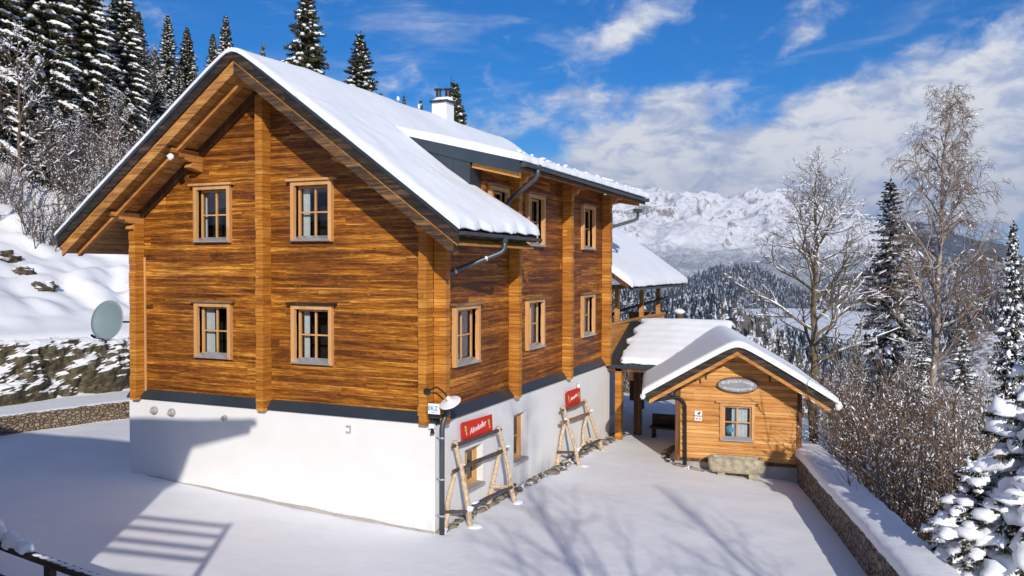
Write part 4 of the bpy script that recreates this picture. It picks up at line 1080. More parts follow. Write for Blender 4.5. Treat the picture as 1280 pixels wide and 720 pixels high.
def axis_pts(a, b, step, lo, hi, g):
    p = list(np.arange(a, b+1e-6, step)); q = p[-1]; s = step
    while q < hi: s *= g; q += s; p.append(q)
    q = p[0]; s = step
    while q > lo: s *= g; q -= s; p.insert(0, q)
    return np.array(p)
gx = axis_pts(-24, 14, .25, -9500, 9500, 1.09); gy = axis_pts(-14, 30, .25, -9500, 9500, 1.09)
XX, YY = np.meshgrid(gx, gy); xf, yf = XX.ravel(), YY.ravel()
zf = Gn(xf, yf, Gz(xf, yf)); zf = np.maximum(zf, -134)
W_, H_ = len(gx), len(gy)
idx = np.arange(W_*H_).reshape(H_, W_)
F = np.stack([idx[:-1, :-1], idx[:-1, 1:], idx[1:, 1:], idx[1:, :-1]], -1).reshape(-1, 4)
def terr_mat(name, steep0, steep1, rock, bumpd=.3, sc=1.0, shrub=0, snowc=(.86, .87, .90)):
    m, g, b = new_mat(name)
    geo = g.node('ShaderNodeNewGeometry'); pos = geo.outputs['Position']; nz = g.sep(geo.outputs['True Normal'])[2]
    n = g.noise(pos, 1.2*sc, 8, .65); n2 = g.noise(pos, 7*sc, 6, .65)
    k = g.m('ADD', nz, g.m('ADD', g.m('MULTIPLY', g.m('SUBTRACT', n, .5), .55), g.m('MULTIPLY', g.m('SUBTRACT', n2, .5), .45)))
    f = g.sstep(k, steep0, steep1)
    rc = g.ramp(g.noise(pos, 3*sc, 7, .65), rock)
    sc_ = g.ramp(g.noise(pos, .7*sc, 5), [(.3, tuple(c*.93 for c in snowc)), (.7, snowc)])
    g.put(b.inputs['Base Color'], g.mix(f, rc, sc_))
    b.inputs['Roughness'].default_value = .65; b.inputs['Specular IOR Level'].default_value = .2
    g.put(b.inputs['Normal'], g.bump(g.m('ADD', g.m('MULTIPLY', g.noise(pos, 1.8*sc, 7, .55), 1.0), g.m('MULTIPLY', g.noise(pos, 12*sc, 3), .08)), bumpd, .10/sc))
    return m
ROCKC = [(.25, (.022, .019, .012)), (.5, (.075, .062, .036)), (.72, (.18, .155, .105)), (.85, (.05, .04, .022))]
GROUND = terr_mat('snow_ground', .40, .55, ROCKC, .25, 1.0)
go = np_mesh('ground', np.stack([xf, yf, zf], 1), F, GROUND, smooth=True); tag(go, kind='structure')
def gz1(x, y): return float(Gn(np.array([x]), np.array([y]), Gz(np.array([x]), np.array([y])))[0])

# rock outcrop face with snow on its ledges
ROCK = terr_mat('mossy_rock', .62, .76, ROCKC, .8, 1.6)
nu, nv = 200, 34; V = []
for j in range(nv+1):
    for i in range(nu+1):
        y = -12+i*(30/nu); t = j/nv
        wl = 2.55+1.5*t**.85
        x = -15.15+(y-.78)*.147-wl
        z = -.98-.02*y*0.9+2.35*t
        nz_ = Vector((x, y*1.0, z*1.25))
        d = noise.fractal(nz_*.55, .9, 2.1, 4)*.75+noise.ridged_multi_fractal(nz_*1.6, .9, 2.0, 3, 1.0, 2.0)*.16+noise.noise(nz_*4.5)*.10
        env = math.sin(math.pi*min(1, max(0, t)))**.5
        V.append((x+d*env*.9+.45*env, y, z+d*.35*env-(1-env)*.12*(t > .5)))
idx = np.arange((nu+1)*(nv+1)).reshape(nv+1, nu+1)
F = np.stack([idx[:-1, :-1], idx[:-1, 1:], idx[1:, 1:], idx[1:, :-1]], -1).reshape(-1, 4)
tag(np_mesh('rock_face', V, F, ROCK, smooth=False), kind='structure')

# ================================================================== far relief (each at its own distance)
def crest_fn(pts):
    ae = sorted([(azel(u, v)) for u, v in pts]); A = [a for a, e in ae]; E_ = [math.tan(R(e)) for a, e in ae]
    return lambda a: np.interp(a, A, E_)
def relief(name, pts, Df, Dc, Db, zbase, mat, amp, nscale, a0=None, a1=None, na=260, nt=90, pw=1.0, ridged=True, seed=0, side=8, zback=None, lac=2.1):
    cf = crest_fn(pts); az_ = [azel(u, v)[0] for u, v in pts]
    a0 = min(az_)-side if a0 is None else a0; a1 = max(az_)+side if a1 is None else a1
    V = []; 
    for j in range(nt+1):
        t = j/nt
        for i in range(na+1):
            a = a0+(a1-a0)*i/na
            fall = min(1, max(0, (a-a0)/side))*min(1, max(0, (a1-a)/side)); fall = fall*fall*(3-2*fall)
            zc = CAM.z+cf(a)*Dc; zc = zbase+(zc-zbase)*(.25+.75*fall)
            if t <= .75: tt = t/.75; D_ = Df+(Dc-Df)*tt; h = zbase+(zc-zbase)*tt**pw
            else: tt = (t-.75)/.25; D_ = Dc+(Db-Dc)*tt; h = zc+((zbase if zback is None else zback)-zc)*tt
            x = CAM.x+math.sin(R(a))*D_; y = CAM.y+math.cos(R(a))*D_
            p = Vector((x/nscale+seed, y/nscale, seed*1.7))
            if ridged: nn = noise.ridged_multi_fractal(p, .95, lac, 7, 1.0, 2.0)-1.1
            else: nn = noise.fractal(p, .9, lac, 6)
            env = min(1, (t/.75)*1.6) if t < .75 else 1
            V.append((x, y, h+nn*amp*env*(.55+.45*(1-abs(t-.5)))))
    idx = np.arange((na+1)*(nt+1)).reshape(nt+1, na+1)
    F = np.stack([idx[:-1, :-1], idx[:-1, 1:], idx[1:, 1:], idx[1:, :-1]], -1).reshape(-1, 4)
    V = np.array(V, dtype=np.float32)
    tag(np_mesh(name, V, F, mat, smooth=True), kind='structure')
    return V, F
def forest_scatter(name, V, F, n, h0, h1, seed, keep=None, label='', w=.24, snowy=.5, dens=None):
    """many small conifers rooted on a relief sheet"""
    rs = np.random.RandomState(seed)
    A = V[F[:, 0]]; B = V[F[:, 1]]; C_ = V[F[:, 2]]; Dd = V[F[:, 3]]
    area = np.linalg.norm(np.cross(C_-A, B-A), axis=1); area /= area.sum()
    fi = rs.choice(len(F), n, p=area); u, v = rs.rand(n, 1), rs.rand(n, 1)
    P = (A[fi]*(1-u)+B[fi]*u)*(1-v)+(Dd[fi]*(1-u)+C_[fi]*u)*v
    if keep is not None: P = P[keep(P, rs)]
    n = len(P); h = h0+(h1-h0)*rs.rand(n)**1.3; k = 5
    ang = rs.rand(n)*6.28
    vs = []; 
    tiers = ((0.02, .0, 1.0), (.0, .0, 0))
    base = np.zeros((n, 12, 3))
    for q in range(k):
        t = ang+2*np.pi*q/k; rr = h*w*(.75+.5*rs.rand(n))
        base[:, q, 0] = P[:, 0]+np.cos(t)*rr; base[:, q, 1] = P[:, 1]+np.sin(t)*rr; base[:, q, 2] = P[:, 2]+h*.08
        rr = h*w*.55*(.8+.4*rs.rand(n))
        base[:, 6+q, 0] = P[:, 0]+np.cos(t+.6)*rr; base[:, 6+q, 1] = P[:, 1]+np.sin(t+.6)*rr; base[:, 6+q, 2] = P[:, 2]+h*.42
    base[:, 5] = P; base[:, 5, 2] += h*.62
    base[:, 11] = P; base[:, 11, 2] += h
    f = []
    for q in range(k): f.append((q, (q+1) % k, 5)); f.append((6+q, 6+(q+1) % k, 11))
    f = np.array(f); Fz = (np.arange(n)[:, None, None]*12+f[None]).reshape(-1, 3)
    o = np_mesh(name, base.reshape(-1, 3), Fz, FARTREE if snowy < .6 else FARTREE2)
    return tag(o, label, 'forest', kind='stuff')
def fartree(name, dark, lite, thr, sc):
    m, g, b = new_mat(name)
    geo = g.node('ShaderNodeNewGeometry'); pos = geo.outputs['Position']
    n = g.noise(pos, sc, 4, .7); isl = geo.outputs['Random Per Island']
    c = g.ramp(isl, [(0, tuple(x*.6 for x in dark)), (1, tuple(x*1.5 for x in dark))])
    k = g.sstep(g.m('ADD', n, g.m('MULTIPLY', g.m('SUBTRACT', isl, .5), .22)), thr, thr+.08)
    g.put(b.inputs['Base Color'], g.mix(k, c, lite)); b.inputs['Roughness'].default_value = .9; b.inputs['Specular IOR Level'].default_value = .1
    return m
FARTREE = fartree('distant_spruce', (.040, .050, .058), (.48, .53, .62), .545, .45)
FARTREE2 = fartree('distant_frosted_trees', (.085, .075, .065), (.60, .64, .70), .53, .45)
def farrelief_mat(name, s0, s1, rock, nsc, bd, forest_z=None):
    m, g, b = new_mat(name)
    geo = g.node('ShaderNodeNewGeometry'); pos = geo.outputs['Position']; nz = g.sep(geo.outputs['Normal'])[2]
    p = g.vm('SCALE', pos, sc=1.0/nsc)
    n = g.noise(p, 4.0, 9, .70); n2 = g.noise(g.vm('MULTIPLY', p, (1, 1, .35)), 24, 8, .75); n3 = g.noise(p, 5, 8, .6)
    k = g.m('ADD', nz, g.m('ADD', g.m('MULTIPLY', g.m('SUBTRACT', n, .5), .7), g.m('MULTIPLY', g.m('SUBTRACT', n2, .5), 1.15)))
    f = g.sstep(k, s0, s1)
    c = g.mix(f, g.ramp(n3, rock), (.88, .89, .92))
    if forest_z:
        z = g.sep(pos)[2]; fz = g.sstep(g.m('ADD', z, g.m('MULTIPLY', g.m('SUBTRACT', n3, .5), forest_z[2])), forest_z[1], forest_z[0])
        tr_ = g.sstep(g.noise(p, 60, 5, .75), .40, .56)
        fc = g.mix(tr_, (.045, .052, .052), (.62, .66, .72))
        c = g.mix(g.m('MULTIPLY', fz, g.sstep(n, .30, .46)), c, fc)
    g.put(b.inputs['Base Color'], c); b.inputs['Roughness'].default_value = .8; b.inputs['Specular IOR Level'].default_value = .1
    g.put(b.inputs['Normal'], g.bump(g.m('ADD', n, g.m('MULTIPLY', n2, .35)), bd, nsc*.06))
    return m
RK = [(.3, (.14, .13, .13)), (.6, (.30, .27, .25)), (.8, (.42, .39, .36))]
MTN = farrelief_mat('snowy_mountain_rock', .55, .75, RK, 230, 1.0, (40, 130, 160))
relief('mountain', [(560, 230), (640, 235), (700, 250), (740, 228), (780, 232), (830, 238), (865, 238), (885, 240), (910, 242), (945, 240), (985, 242), (1030, 256), (1075, 268), (1120, 296), (1180, 330), (1260, 350)],
       3000, 5600, 6600, -130, MTN, 95, 400, na=560, nt=220, pw=1.15, seed=6.1, side=10)
DKF = farrelief_mat('blue_forest_ridge', .98, 1.15, [(.3, (.035, .045, .05)), (.7, (.07, .08, .085))], 400, .6)
relief('mountain_ridge', [(1040, 330), (1090, 290), (1130, 280), (1180, 285), (1215, 297), (1245, 306), (1275, 322), (1400, 340)], 4200, 6200, 7200, -130, DKF, 45, 700, na=220, nt=70, seed=5.1, side=5)
HILLM = farrelief_mat('wooded_hill_snow', .86, 1.12, [(.3, (.10, .09, .08)), (.7, (.22, .19, .17))], 120, .6)
hills = [
 ('hill', [(760, 385), (820, 372), (870, 350), (905, 337), (930, 333), (960, 345), (1000, 368), (1060, 385)], 1900, 2600, 3000, 50, 420, 9000, (13, 26), 'dark blue snowy forest on the rounded hill below the mountain', .45, 11),
 ('hill', [(1000, 388), (1050, 352), (1110, 335), (1180, 326), (1240, 325), (1300, 322), (1420, 318)], 1900, 2900, 3400, 40, 420, 12000, (12, 24), 'frosted forest on the far slope below the blue ridge at right', .75, 12),
 ('hill', [(700, 372), (760, 368), (800, 372), (860, 380), (890, 372), (915, 378), (935, 400), (965, 425), (1000, 440)], 620, 900, 1100, 14, 160, 8000, (8, 15), 'dark spruce forest on the near hill behind the passage roof', .45, 13),
 ('hill', [(860, 450), (890, 410), (905, 393), (925, 385), (945, 398), (975, 430), (1010, 470)], 380, 520, 600, 8, 90, 900, (9, 16), 'frosted wood on the knoll above the hut roof', .75, 14),
 ('hill', [(930, 455), (965, 425), (985, 418), (1010, 432), (1050, 440), (1100, 425), (1150, 402), (1210, 385), (1290, 380), (1420, 376)], 420, 760, 900, 10, 140, 7500, (8, 14), 'dark spruce forest on the lower slope right of the hut', .45, 15),
]
for nm, pts, Df, Dc, Db, amp, ns, n, (h0, h1), lab, sn, sd in hills:
    V, F = relief(nm, pts, Df, Dc, Db, -129, HILLM, amp, ns, na=150, nt=60, ridged=False, seed=sd*.7, side=4)
    forest_scatter('forest', V, F, n, h0, h1, sd, keep=lambda P, rs: (np.array([fnoise(a, b, sd, 1/160.) for a, b in P[:, :2]])+rs.rand(len(P))*.25 > -.12), label=lab, snowy=sn)
# snow meadow in the valley
MEAD = snow_mat('valley_snow', .05, .2)
V, F = relief('meadow', [(850, 392), (920, 386), (980, 384), (1060, 386), (1130, 392), (1200, 398), (1240, 402)], 800, 1700, 1800, -127, MEAD, 3, 300, na=60, nt=30, ridged=False, seed=3, side=3)
forest_scatter('forest', V, F, 1500, 9, 17, 31, keep=lambda P, rs: np.array([fnoise(a, b, 9, 1/120.) for a, b in P[:, :2]]) > .22, label='scattered dark woods on the snowy valley meadow', snowy=.4)
# ================================================================== TREES
def foliage_mat(name, dark, lite, snowthr=.60, nzmin=.0, sc=7.0):
    m, g, b = new_mat(name)
    geo = g.node('ShaderNodeNewGeometry'); pos = geo.outputs['Position']; isl = geo.outputs['Random Per Island']
    n = g.noise(pos, 1.1, 3); 
    c = g.mix(g.m('ADD', g.m('MULTIPLY', isl, .6), g.m('MULTIPLY', n, .4)), dark, lite)
    fr = g.sstep(g.noise(pos, sc, 3, .6), snowthr, snowthr+.05)
    c = g.mix(fr, c, (.78, .80, .84))
    g.put(b.inputs['Base Color'], c); b.inputs['Roughness'].default_value = .7; b.inputs['Specular IOR Level'].default_value = .2
    return m
NEEDLE = foliage_mat('spruce_needles', (.016, .021, .008), (.110, .098, .034), .66)
NEEDLE2 = foliage_mat('frosted_spruce_needles', (.020, .024, .012), (.095, .080, .040), .54, sc=9)
TRUNK = simple('spruce_bark', (.13, .09, .065), .9, 0, .4, 9, .6, 18)
BEECH = simple('olive_grey_bark', (.15, .115, .065), .85, 0, .4, 7, .5, 16)
BIRCH = simple('birch_bark', (.32, .26, .215), .8, 0, .45, 5, .4, 12)
TWIGB = simple('brown_twigs', (.15, .098, .065), .85, 0, .35, 8)
TWIGG = simple('grey_brown_twigs', (.10, .075, .055), .85, 0, .4, 8)

def spruce(name, seed, H, Rb, twl=.34, whorl=.36, nbr=6, snow=.55, crown0=.06, needle=NEEDLE, snowr=.055, droop=.35, hang=.25, tw_step=.16, full=1.0, twist_w=.26, blobf=1.0):
    """a spruce at the origin: Empty > trunk, crown, snow"""
    rs = np.random.RandomState(seed)
    root = empty(name, (0, 0, 0))
    m = MB(); m.tube([(0, 0, -1.5)]+[(rs.uniform(-.04, .04), rs.uniform(-.04, .04), H*k/8) for k in range(9)], [H*.014]+[H*.012*(1-k/8.4) for k in range(9)], 8)
    m.build('trunk', TRUNK, root, local=True, smooth=True)
    P0, A_, S_, L_ = [], [], [], []
    ms = MB(); mbk = MB()
    z = H*crown0
    while z < H*.985:
        f = z/H
        Rl = Rb*((1-f)**.82)*(1 if f > .12 else .75+f*2)+.05
        nb_ = max(3, int(round(nbr*(.75+.5*rs.rand()))))
        a0 = rs.rand()*6.28
        for k in range(nb_):
            if rs.rand() > full: continue
            a = a0+6.28*k/nb_+rs.uniform(-.3, .3); L = Rl*rs.uniform(.62, 1.16); zz = z+rs.uniform(-.12, .12)
            if L < .1: L = .1
            up = .30*f-.05; d = Vector((math.cos(a), math.sin(a), 0)); sd_ = Vector((-d.y, d.x, 0))
            def bp(t): return Vector((d.x*L*t, d.y*L*t, zz+L*(up*t-droop*(1-.5*f)*t*t+.10*t**3)))
            if L > .5: mbk.tube([bp(0), bp(.35), bp(.7), bp(.97)], [.012+.014*L/2, .010+.006*L/2, .008, .004], 4, cap=False)
            n = max(3, int(L/tw_step))
            for q in range(n):
                t = (q+.6)/n; c = bp(t); tl = twl*(.45+.75*(1-t)**.6*min(1, L/1.2))*rs.uniform(.7, 1.25)
                for sg_ in (-1, 1):
                    dirv = (sd_*sg_*(.8+.3*rs.rand())+d*(.55+.3*rs.rand())+Vector((0, 0, -hang*rs.uniform(.3, 1.6)))).normalized()
                    P0.append(c); A_.append(dirv); L_.append(tl)
                dirv = (d*.3+Vector((0, 0, -1))*(.5+rs.rand())+sd_*rs.uniform(-.5, .5)).normalized(); P0.append(c); A_.append(dirv); L_.append(tl*.7)
            P0.append(bp(.93)); A_.append((d+Vector((0, 0, .05))).normalized()); L_.append(twl*.6)
            # snow carried on the branch
            if rs.rand() < snow and L > .25:
                t0 = rs.uniform(.15, .45); t1 = rs.uniform(.7, 1.02); kk = max(3, int((t1-t0)*L/.12))
                q = []; rr = []
                for i in range(kk+1):
                    t = t0+(t1-t0)*i/kk; w_ = math.sin(math.pi*min(1, max(.04, i/kk)))**.5
                    r = snowr*(.5+.9*rs.rand())*w_*(.6+.5*min(1.6, L)); q.append(bp(t)+Vector((0, 0, .02+r*.35))+sd_*rs.uniform(-.03, .03)); rr.append(r+.004)
                ms.tube(q, rr, 7, flat=.78)
                if L > .8:
                    for _ in range(int(L*2.2*snow*blobf)):
                        t = rs.uniform(.35, .95); c = bp(t)+sd_*rs.uniform(-1, 1)*twl*.75*(1.1-t); c.z -= .04
                        ms.blob(c, snowr*rs.uniform(.8, 2.2), snowr*rs.uniform(.8, 2.2), snowr*.42, 7, 4, .4, rs.rand()*9)
        z += whorl*(.6+.8*rs.rand())*(1.15-.55*f)
    for q in range(3): P0.append(Vector((0, 0, H*(.96+.015*q)))); A_.append(Vector((rs.uniform(-.3, .3), rs.uniform(-.3, .3), 1)).normalized()); L_.append(.3)
    if mbk.v: mbk.build('branches', TRUNK, root, local=True, recalc=False)
    P0 = np.array([tuple(p) for p in P0]); A_ = np.array([tuple(p) for p in A_]); L_ = np.array(L_)[:, None]
    n = len(P0); rnd = rs.randn(n, 3); sdv = np.cross(A_, rnd); sdv /= np.linalg.norm(sdv, axis=1)[:, None]+1e-9
    nrm = np.cross(A_, sdv); V = np.zeros((n, 8, 3)); wd = L_*twist_w
    sag = np.array([0, 0, -1.])*L_*.12
    V[:, 0] = P0; V[:, 1] = P0+A_*L_*.45+sdv*wd; V[:, 2] = P0+A_*L_+sag; V[:, 3] = P0+A_*L_*.45-sdv*wd
    V[:, 4] = P0; V[:, 5] = P0+A_*L_*.5+nrm*wd*.8; V[:, 6] = P0+A_*L_*.95+sag*1.6; V[:, 7] = P0+A_*L_*.4-nrm*wd*.8
    f = np.array([(0, 1, 2, 3), (4, 5, 6, 7)]); F = (np.arange(n)[:, None, None]*8+f[None]).reshape(-1, 4)
    np_mesh('crown', V.reshape(-1, 3), F, needle, root)
    if ms.v: tag(ms.build('snow', SNOW, root, local=True, smooth=True, recalc=False), kind='stuff')
    return root

def bare_tree(name, seed, H, r0, bark, twig, spread=.55, levels=4, limbs=16, first=.33, snow=.6, droopy=0.0, upturn=.25, nsub=(5, 4, 3), lenf=.42, snowscale=1.0, lean=(0, 0), trunkseg=14):
    rs = random.Random(seed); root = empty(name, (0, 0, 0))
    mt = MB(); ml = MB(); mtw = MB(); ms = MB()
    def snow_on(pts, rad):
        for a, b, ra, rb in zip(pts, pts[1:], rad, rad[1:]):
            d = (b-a); 
            if d.length < 1e-4: continue
            if abs(d.normalized().z) < .86 and rs.random() < snow:
                r = (max(ra, .012)*.85+.012)*snowscale*rs.uniform(.7, 1.5); u = Vector((0, 0, 1))
                a2 = a+u*(ra*.7+r*.25); b2 = b+u*(rb*.7+r*.2); mid = (a2+b2)/2+u*r*.25
                ms.tube([a2, mid, b2], [r*.5, r, r*.5], 5, cap=False)
    def branch(p, d, L, r, lev):
        n = 7 if lev == 1 else (5 if lev == 2 else 4); pts = [p.copy()]; rad = [r]; cur = p.copy(); dd = d.copy()
        for k in range(n):
            j = Vector((rs.gauss(0, 1), rs.gauss(0, 1), rs.gauss(0, 1)))*(.10+.04*lev)
            dd = (dd+j+Vector((0, 0, upturn*.30 if lev < 3 or not droopy else -droopy))).normalized()
            cur = cur+dd*(L/n); pts.append(cur.copy()); rad.append(r*(1-.88*(k+1)/n)+.003)
        (ml if lev <= 2 else mtw).tube(pts, rad, 6 if lev == 1 else (4 if lev == 2 else 3), cap=False)
        if lev <= 3: snow_on(pts, rad)
        if lev < levels:
            m_ = nsub[lev-1]
            for q in range(m_):
                t = (.22+.74*(q+rs.random()*.8)/m_); i = min(n-1, int(t*n)); c = pts[i].lerp(pts[i+1], t*n-i)
                ax = (pts[i+1]-pts[i]).normalized(); s_ = ax.orthogonal().normalized(); s_ = Matrix.Rotation(rs.random()*6.28, 3, ax) @ s_
                nd = (ax*(.75)+s_*(.75)).normalized()
                branch(c, nd, L*(.42+.25*rs.random())*(1.15-t*.5), rad[i]*.62, lev+1)
    tp = []; tr_ = []
    for k in range(trunkseg+1):
        f = k/trunkseg; tp.append(Vector((lean[0]*f+rs.uniform(-.05, .05)*(k > 1), lean[1]*f+rs.uniform(-.05, .05)*(k > 1), -1.5+(H+1.5)*f))); tr_.append(r0*(1-f)**.75+.012)
    mt.tube(tp, tr_, 10)
    for k in range(limbs):
        f = first+(1-first)*((k+.3*rs.random())/limbs)**.9*.96; z = f*H
        fi = (z+1.5)/(H+1.5)*trunkseg; i = min(trunkseg-1, int(fi)); c = tp[i].lerp(tp[i+1], fi-i); rr = tr_[i]
        a = k*2.4+rs.uniform(-.5, .5); e = .35+.75*f
        d = Vector((math.cos(a)*math.cos(e), math.sin(a)*math.cos(e), math.sin(e)))
        L = H*lenf*spread*(1.45-f)*rs.uniform(.75, 1.2)
        branch(c, d, L, min(rr*.55, .03+L*.016), 1)
    mt.build('trunk', bark, root, local=True, smooth=True); ml.build('limbs', bark, root, local=True, recalc=False, smooth=True)
    if mtw.v: mtw.build('twigs', twig, root, local=True, recalc=False)
    if ms.v: tag(ms.build('snow', SNOW, root, local=True, recalc=False, smooth=True), kind='stuff')
    return root
def shrub(name, seed, H, R_, stems, bark, snow=.5, tw=5, snowsc=1.0, thick=1.0):
    rs = random.Random(seed); root = empty(name, (0, 0, 0)); m = MB(); ms = MB()
    for k in range(stems):
        a = rs.random()*6.28; r = R_*rs.random()**.6*.55; p = Vector((math.cos(a)*r, math.sin(a)*r, -.4)); d = Vector((math.cos(a)*.35*rs.random(), math.sin(a)*.35*rs.random(), 1)).normalized()
        L = H*rs.uniform(.55, 1.1); n = 7; pts = [p.copy()]; rad = [.022*thick]
        for i in range(n):
            d = (d+Vector((rs.gauss(0, .13), rs.gauss(0, .13), rs.gauss(0, .06)))).normalized(); p = p+d*L/n; pts.append(p.copy()); rad.append(.022*thick*(1-(i+1)/n)+.004)
        m.tube(pts, rad, 4, cap=False)
        for q in range(tw):
            i = rs.randrange(1, n); c = pts[i]; dd = (d+Vector((rs.gauss(0, .9), rs.gauss(0, .9), .3+rs.random()*.5))).normalized(); l2 = L*rs.uniform(.12, .34); tp = [c]
            for _ in range(3): dd = (dd+Vector((rs.gauss(0, .25), rs.gauss(0, .25), rs.gauss(0, .15)))).normalized(); tp.append(tp[-1]+dd*l2/3)
            m.tube(tp, [.009*thick, .007*thick, .005, .003], 3, cap=False)
            if rs.random() < snow:
                for j in range(3):
                    a_ = tp[j]; b_ = tp[j+1]; r2 = .013*snowsc*rs.uniform(.6, 1.5); up_ = Vector((0, 0, r2*.6))
                    t_ = rs.random()*.6; q0 = a_.lerp(b_, t_); q1 = a_.lerp(b_, t_+.3)
                    if rs.random() < .45: ms.tube([q0+up_, q0.lerp(q1, .5)+up_*1.6, q1+up_], [r2*.4, r2, r2*.4], 4, cap=False)
                    if rs.random() < .35: ms.blob(b_+up_, r2*rs.uniform(.8, 1.9), r2*rs.uniform(.8, 1.9), r2*1.0, 5, 3, .4, j)
    m.build('stems', bark, root, local=True, recalc=False)
    if ms.v: tag(ms.build('snow', SNOW, root, local=True, recalc=False, smooth=True), kind='stuff')
    return root
def place(o, u, v, D, dz=0, sc=1.0, rz=0, x=None, y=None, sz=None):
    p = at(u, v, D) if x is None else Vector((x, y, 0)); z = gz1(p.x, p.y)
    o.location = (p.x, p.y, z+dz); o.rotation_euler = (0, 0, rz); o.scale = (sc, sc, sz or sc); return o
def height_for(p, vtop, D):   # metres from ground at p to where pixel row vtop lies
    return at(640, vtop, D).z-gz1(p.x, p.y)

# --- spruces on the hillside left of the chalet
SA = spruce('spruce_tree', 1, 17, 4.2, snow=.85, snowr=.10, nbr=8, twl=.50, twist_w=.32)
SB = spruce('spruce_tree', 2, 17, 3.8, snow=.9, snowr=.11, nbr=8, twl=.46, twist_w=.32, whorl=.45)
SL = spruce('spruce_tree', 7, 22, 4.9, snow=.95, snowr=.12, nbr=7, twl=.58, twist_w=.15, whorl=.62, droop=.5, hang=.6, tw_step=.11, blobf=1.0)
SCc = spruce('spruce_tree', 3, 15, 3.9, snow=.75, snowr=.10, nbr=6, droop=.5, hang=.7, twl=.42, full=.9, tw_step=.13)
used = set()
def put(proto, u, vtop, D, lab, rz=0, wide=1.0, group=None, cat='tree'):
    o = proto if proto.name not in used else copy_tree(proto)
    used.add(o.name)
    p = at(u, 334, D); h = max(3, at(u, vtop, D).z-gz1(p.x, p.y)); H0 = PH[proto.name]
    s = h/H0
    o.location = (p.x, p.y, gz1(p.x, p.y)-.1); o.rotation_euler = (0, 0, rz); o.scale = (s*wide, s*wide, s)
    return tag(o, lab, cat, group)
PH = {SL.name: 22, SA.name: 17, SB.name: 17, SCc.name: 15}
G1 = 'spruces on the hillside left of the chalet'
sp_list = [
 (SA, 20, -150, 52, 'tall snowy spruce at the left edge of the forest', 1.0), (SB, 62, -120, 60, 'tall snowy spruce second from the left edge', .9),
 (SA, 98, -60, 66, 'dark tall spruce left of the open sky', 1.0), (SB, 147, -8, 64, 'snow speckled spruce whose tip just reaches the top of the photo', .95),
 (SA, 176, 14, 74, 'narrow spruce right of the one touching the top', .8), (SB, 212, 18, 80, 'pointed spruce left of the roof with clear sky round its tip', .85),
 (SA, 236, 34, 84, 'slightly lower spruce nearest the roof in the forest', .85), (SB, 284, 19, 88, 'small spruce tip rising just left of the roof peak', .8), (SA, 268, 42, 90, 'lower companion spruce beside the tip left of the roof peak', .7),
 (SCc, 385, -18, 62, 'tall drooping spruce rising behind the snowy roof', .95), (SB, 451, 40, 74, 'pointed spruce right of the drooping one behind the roof', 1.05),
 (SA, 568, 100, 80, 'spruce peeping out behind the white chimney', .8), (SB, 330, 52, 98, 'tiny spruce tip between roof peak and drooping spruce', .5),
 (SA, 505, 118, 120, 'tiny spruce tip above the roof left of the chimney', .4), (SB, 526, 122, 120, 'tiny spruce tip closest to the left side of the chimney', .4)]
for i, (pr, u, vt, D_, lab, wd) in enumerate(sp_list): put(pr, u, vt, D_, lab, rz=i*1.3, wide=wd, group=G1)
for k, (u, vt, D_, lab) in enumerate(((-25, -240, 47, 'huge near spruce with long snowy boughs at the very left edge'), (50, -190, 50, 'huge near spruce with long snowy boughs left of the roof'), (108, -110, 53, 'large broad spruce with heavy boughs halfway between left edge and roof'), (158, -40, 57, 'large broad spruce closest to the roof slope'))):
    put(SL, u, vt, D_, lab, rz=k*1.9+.4, group=G1)
back = [(-40, -100, 60), (40, -40, 78), (120, -10, 85), (80, 40, 50), (5, 60, 47), (150, 70, 58), (195, 60, 70), (225, 80, 74), (128, 95, 52), (60, 100, 46), (175, 105, 60), (-30, 20, 50), (110, 20, 74), (245, 90, 82), (30, -20, 66)]
for i, (u, vt, D_) in enumerate(back):
    put((SA, SB)[i % 2], u, vt, D_, 'snowy spruce in the dense left forest', rz=i*2.1, wide=1.05, group='crowded spruces of the left forest')
# --- spruces right of the yard
SR = spruce('spruce_tree', 11, 15, 2.5, snow=.85, nbr=7, needle=NEEDLE2, snowr=.10, droop=.45, hang=.4)
PH[SR.name] = 15
put(SR, 1112, 222, 37, 'tall slim snowy spruce between the bare tree and the birch', .4, 1.2, 'snowy spruces right of the yard')
put(SR, 1266, 272, 27, 'pointed snowy spruce at the right edge of the photo', 1.9, .62, 'snowy spruces right of the yard')
put(SR, 1072, 430, 36, 'low snowy spruce behind the gabion wall left of the shrubs', 2.9, 1.5, 'snowy spruces right of the yard')
put(SR, 1205, 395, 46, 'snowy spruce half hidden behind the birch', 4.0, 1.1, 'snowy spruces right of the yard')
put(SR, 1150, 415, 33, 'bushy spruce among the brown shrubs', 5.0, 1.5, 'snowy spruces right of the yard')
FS = spruce('spruce_tree', 21, 9, 3.2, twl=.34, whorl=.52, nbr=7, snow=1.0, needle=NEEDLE2, snowr=.25, blobf=.35, droop=.55, hang=.5, tw_step=.085, crown0=.02)
PH[FS.name] = 9
put(FS, 1305, 400, 14.5, 'near spruce with boughs bent under thick snow at the lower right', 1.0, 1.0, 'snowy spruces right of the yard')
put(FS, 1225, 560, 15.0, 'short near spruce buried in snow beside the gabion wall end', 3.0, 1.5, 'snowy spruces right of the yard')
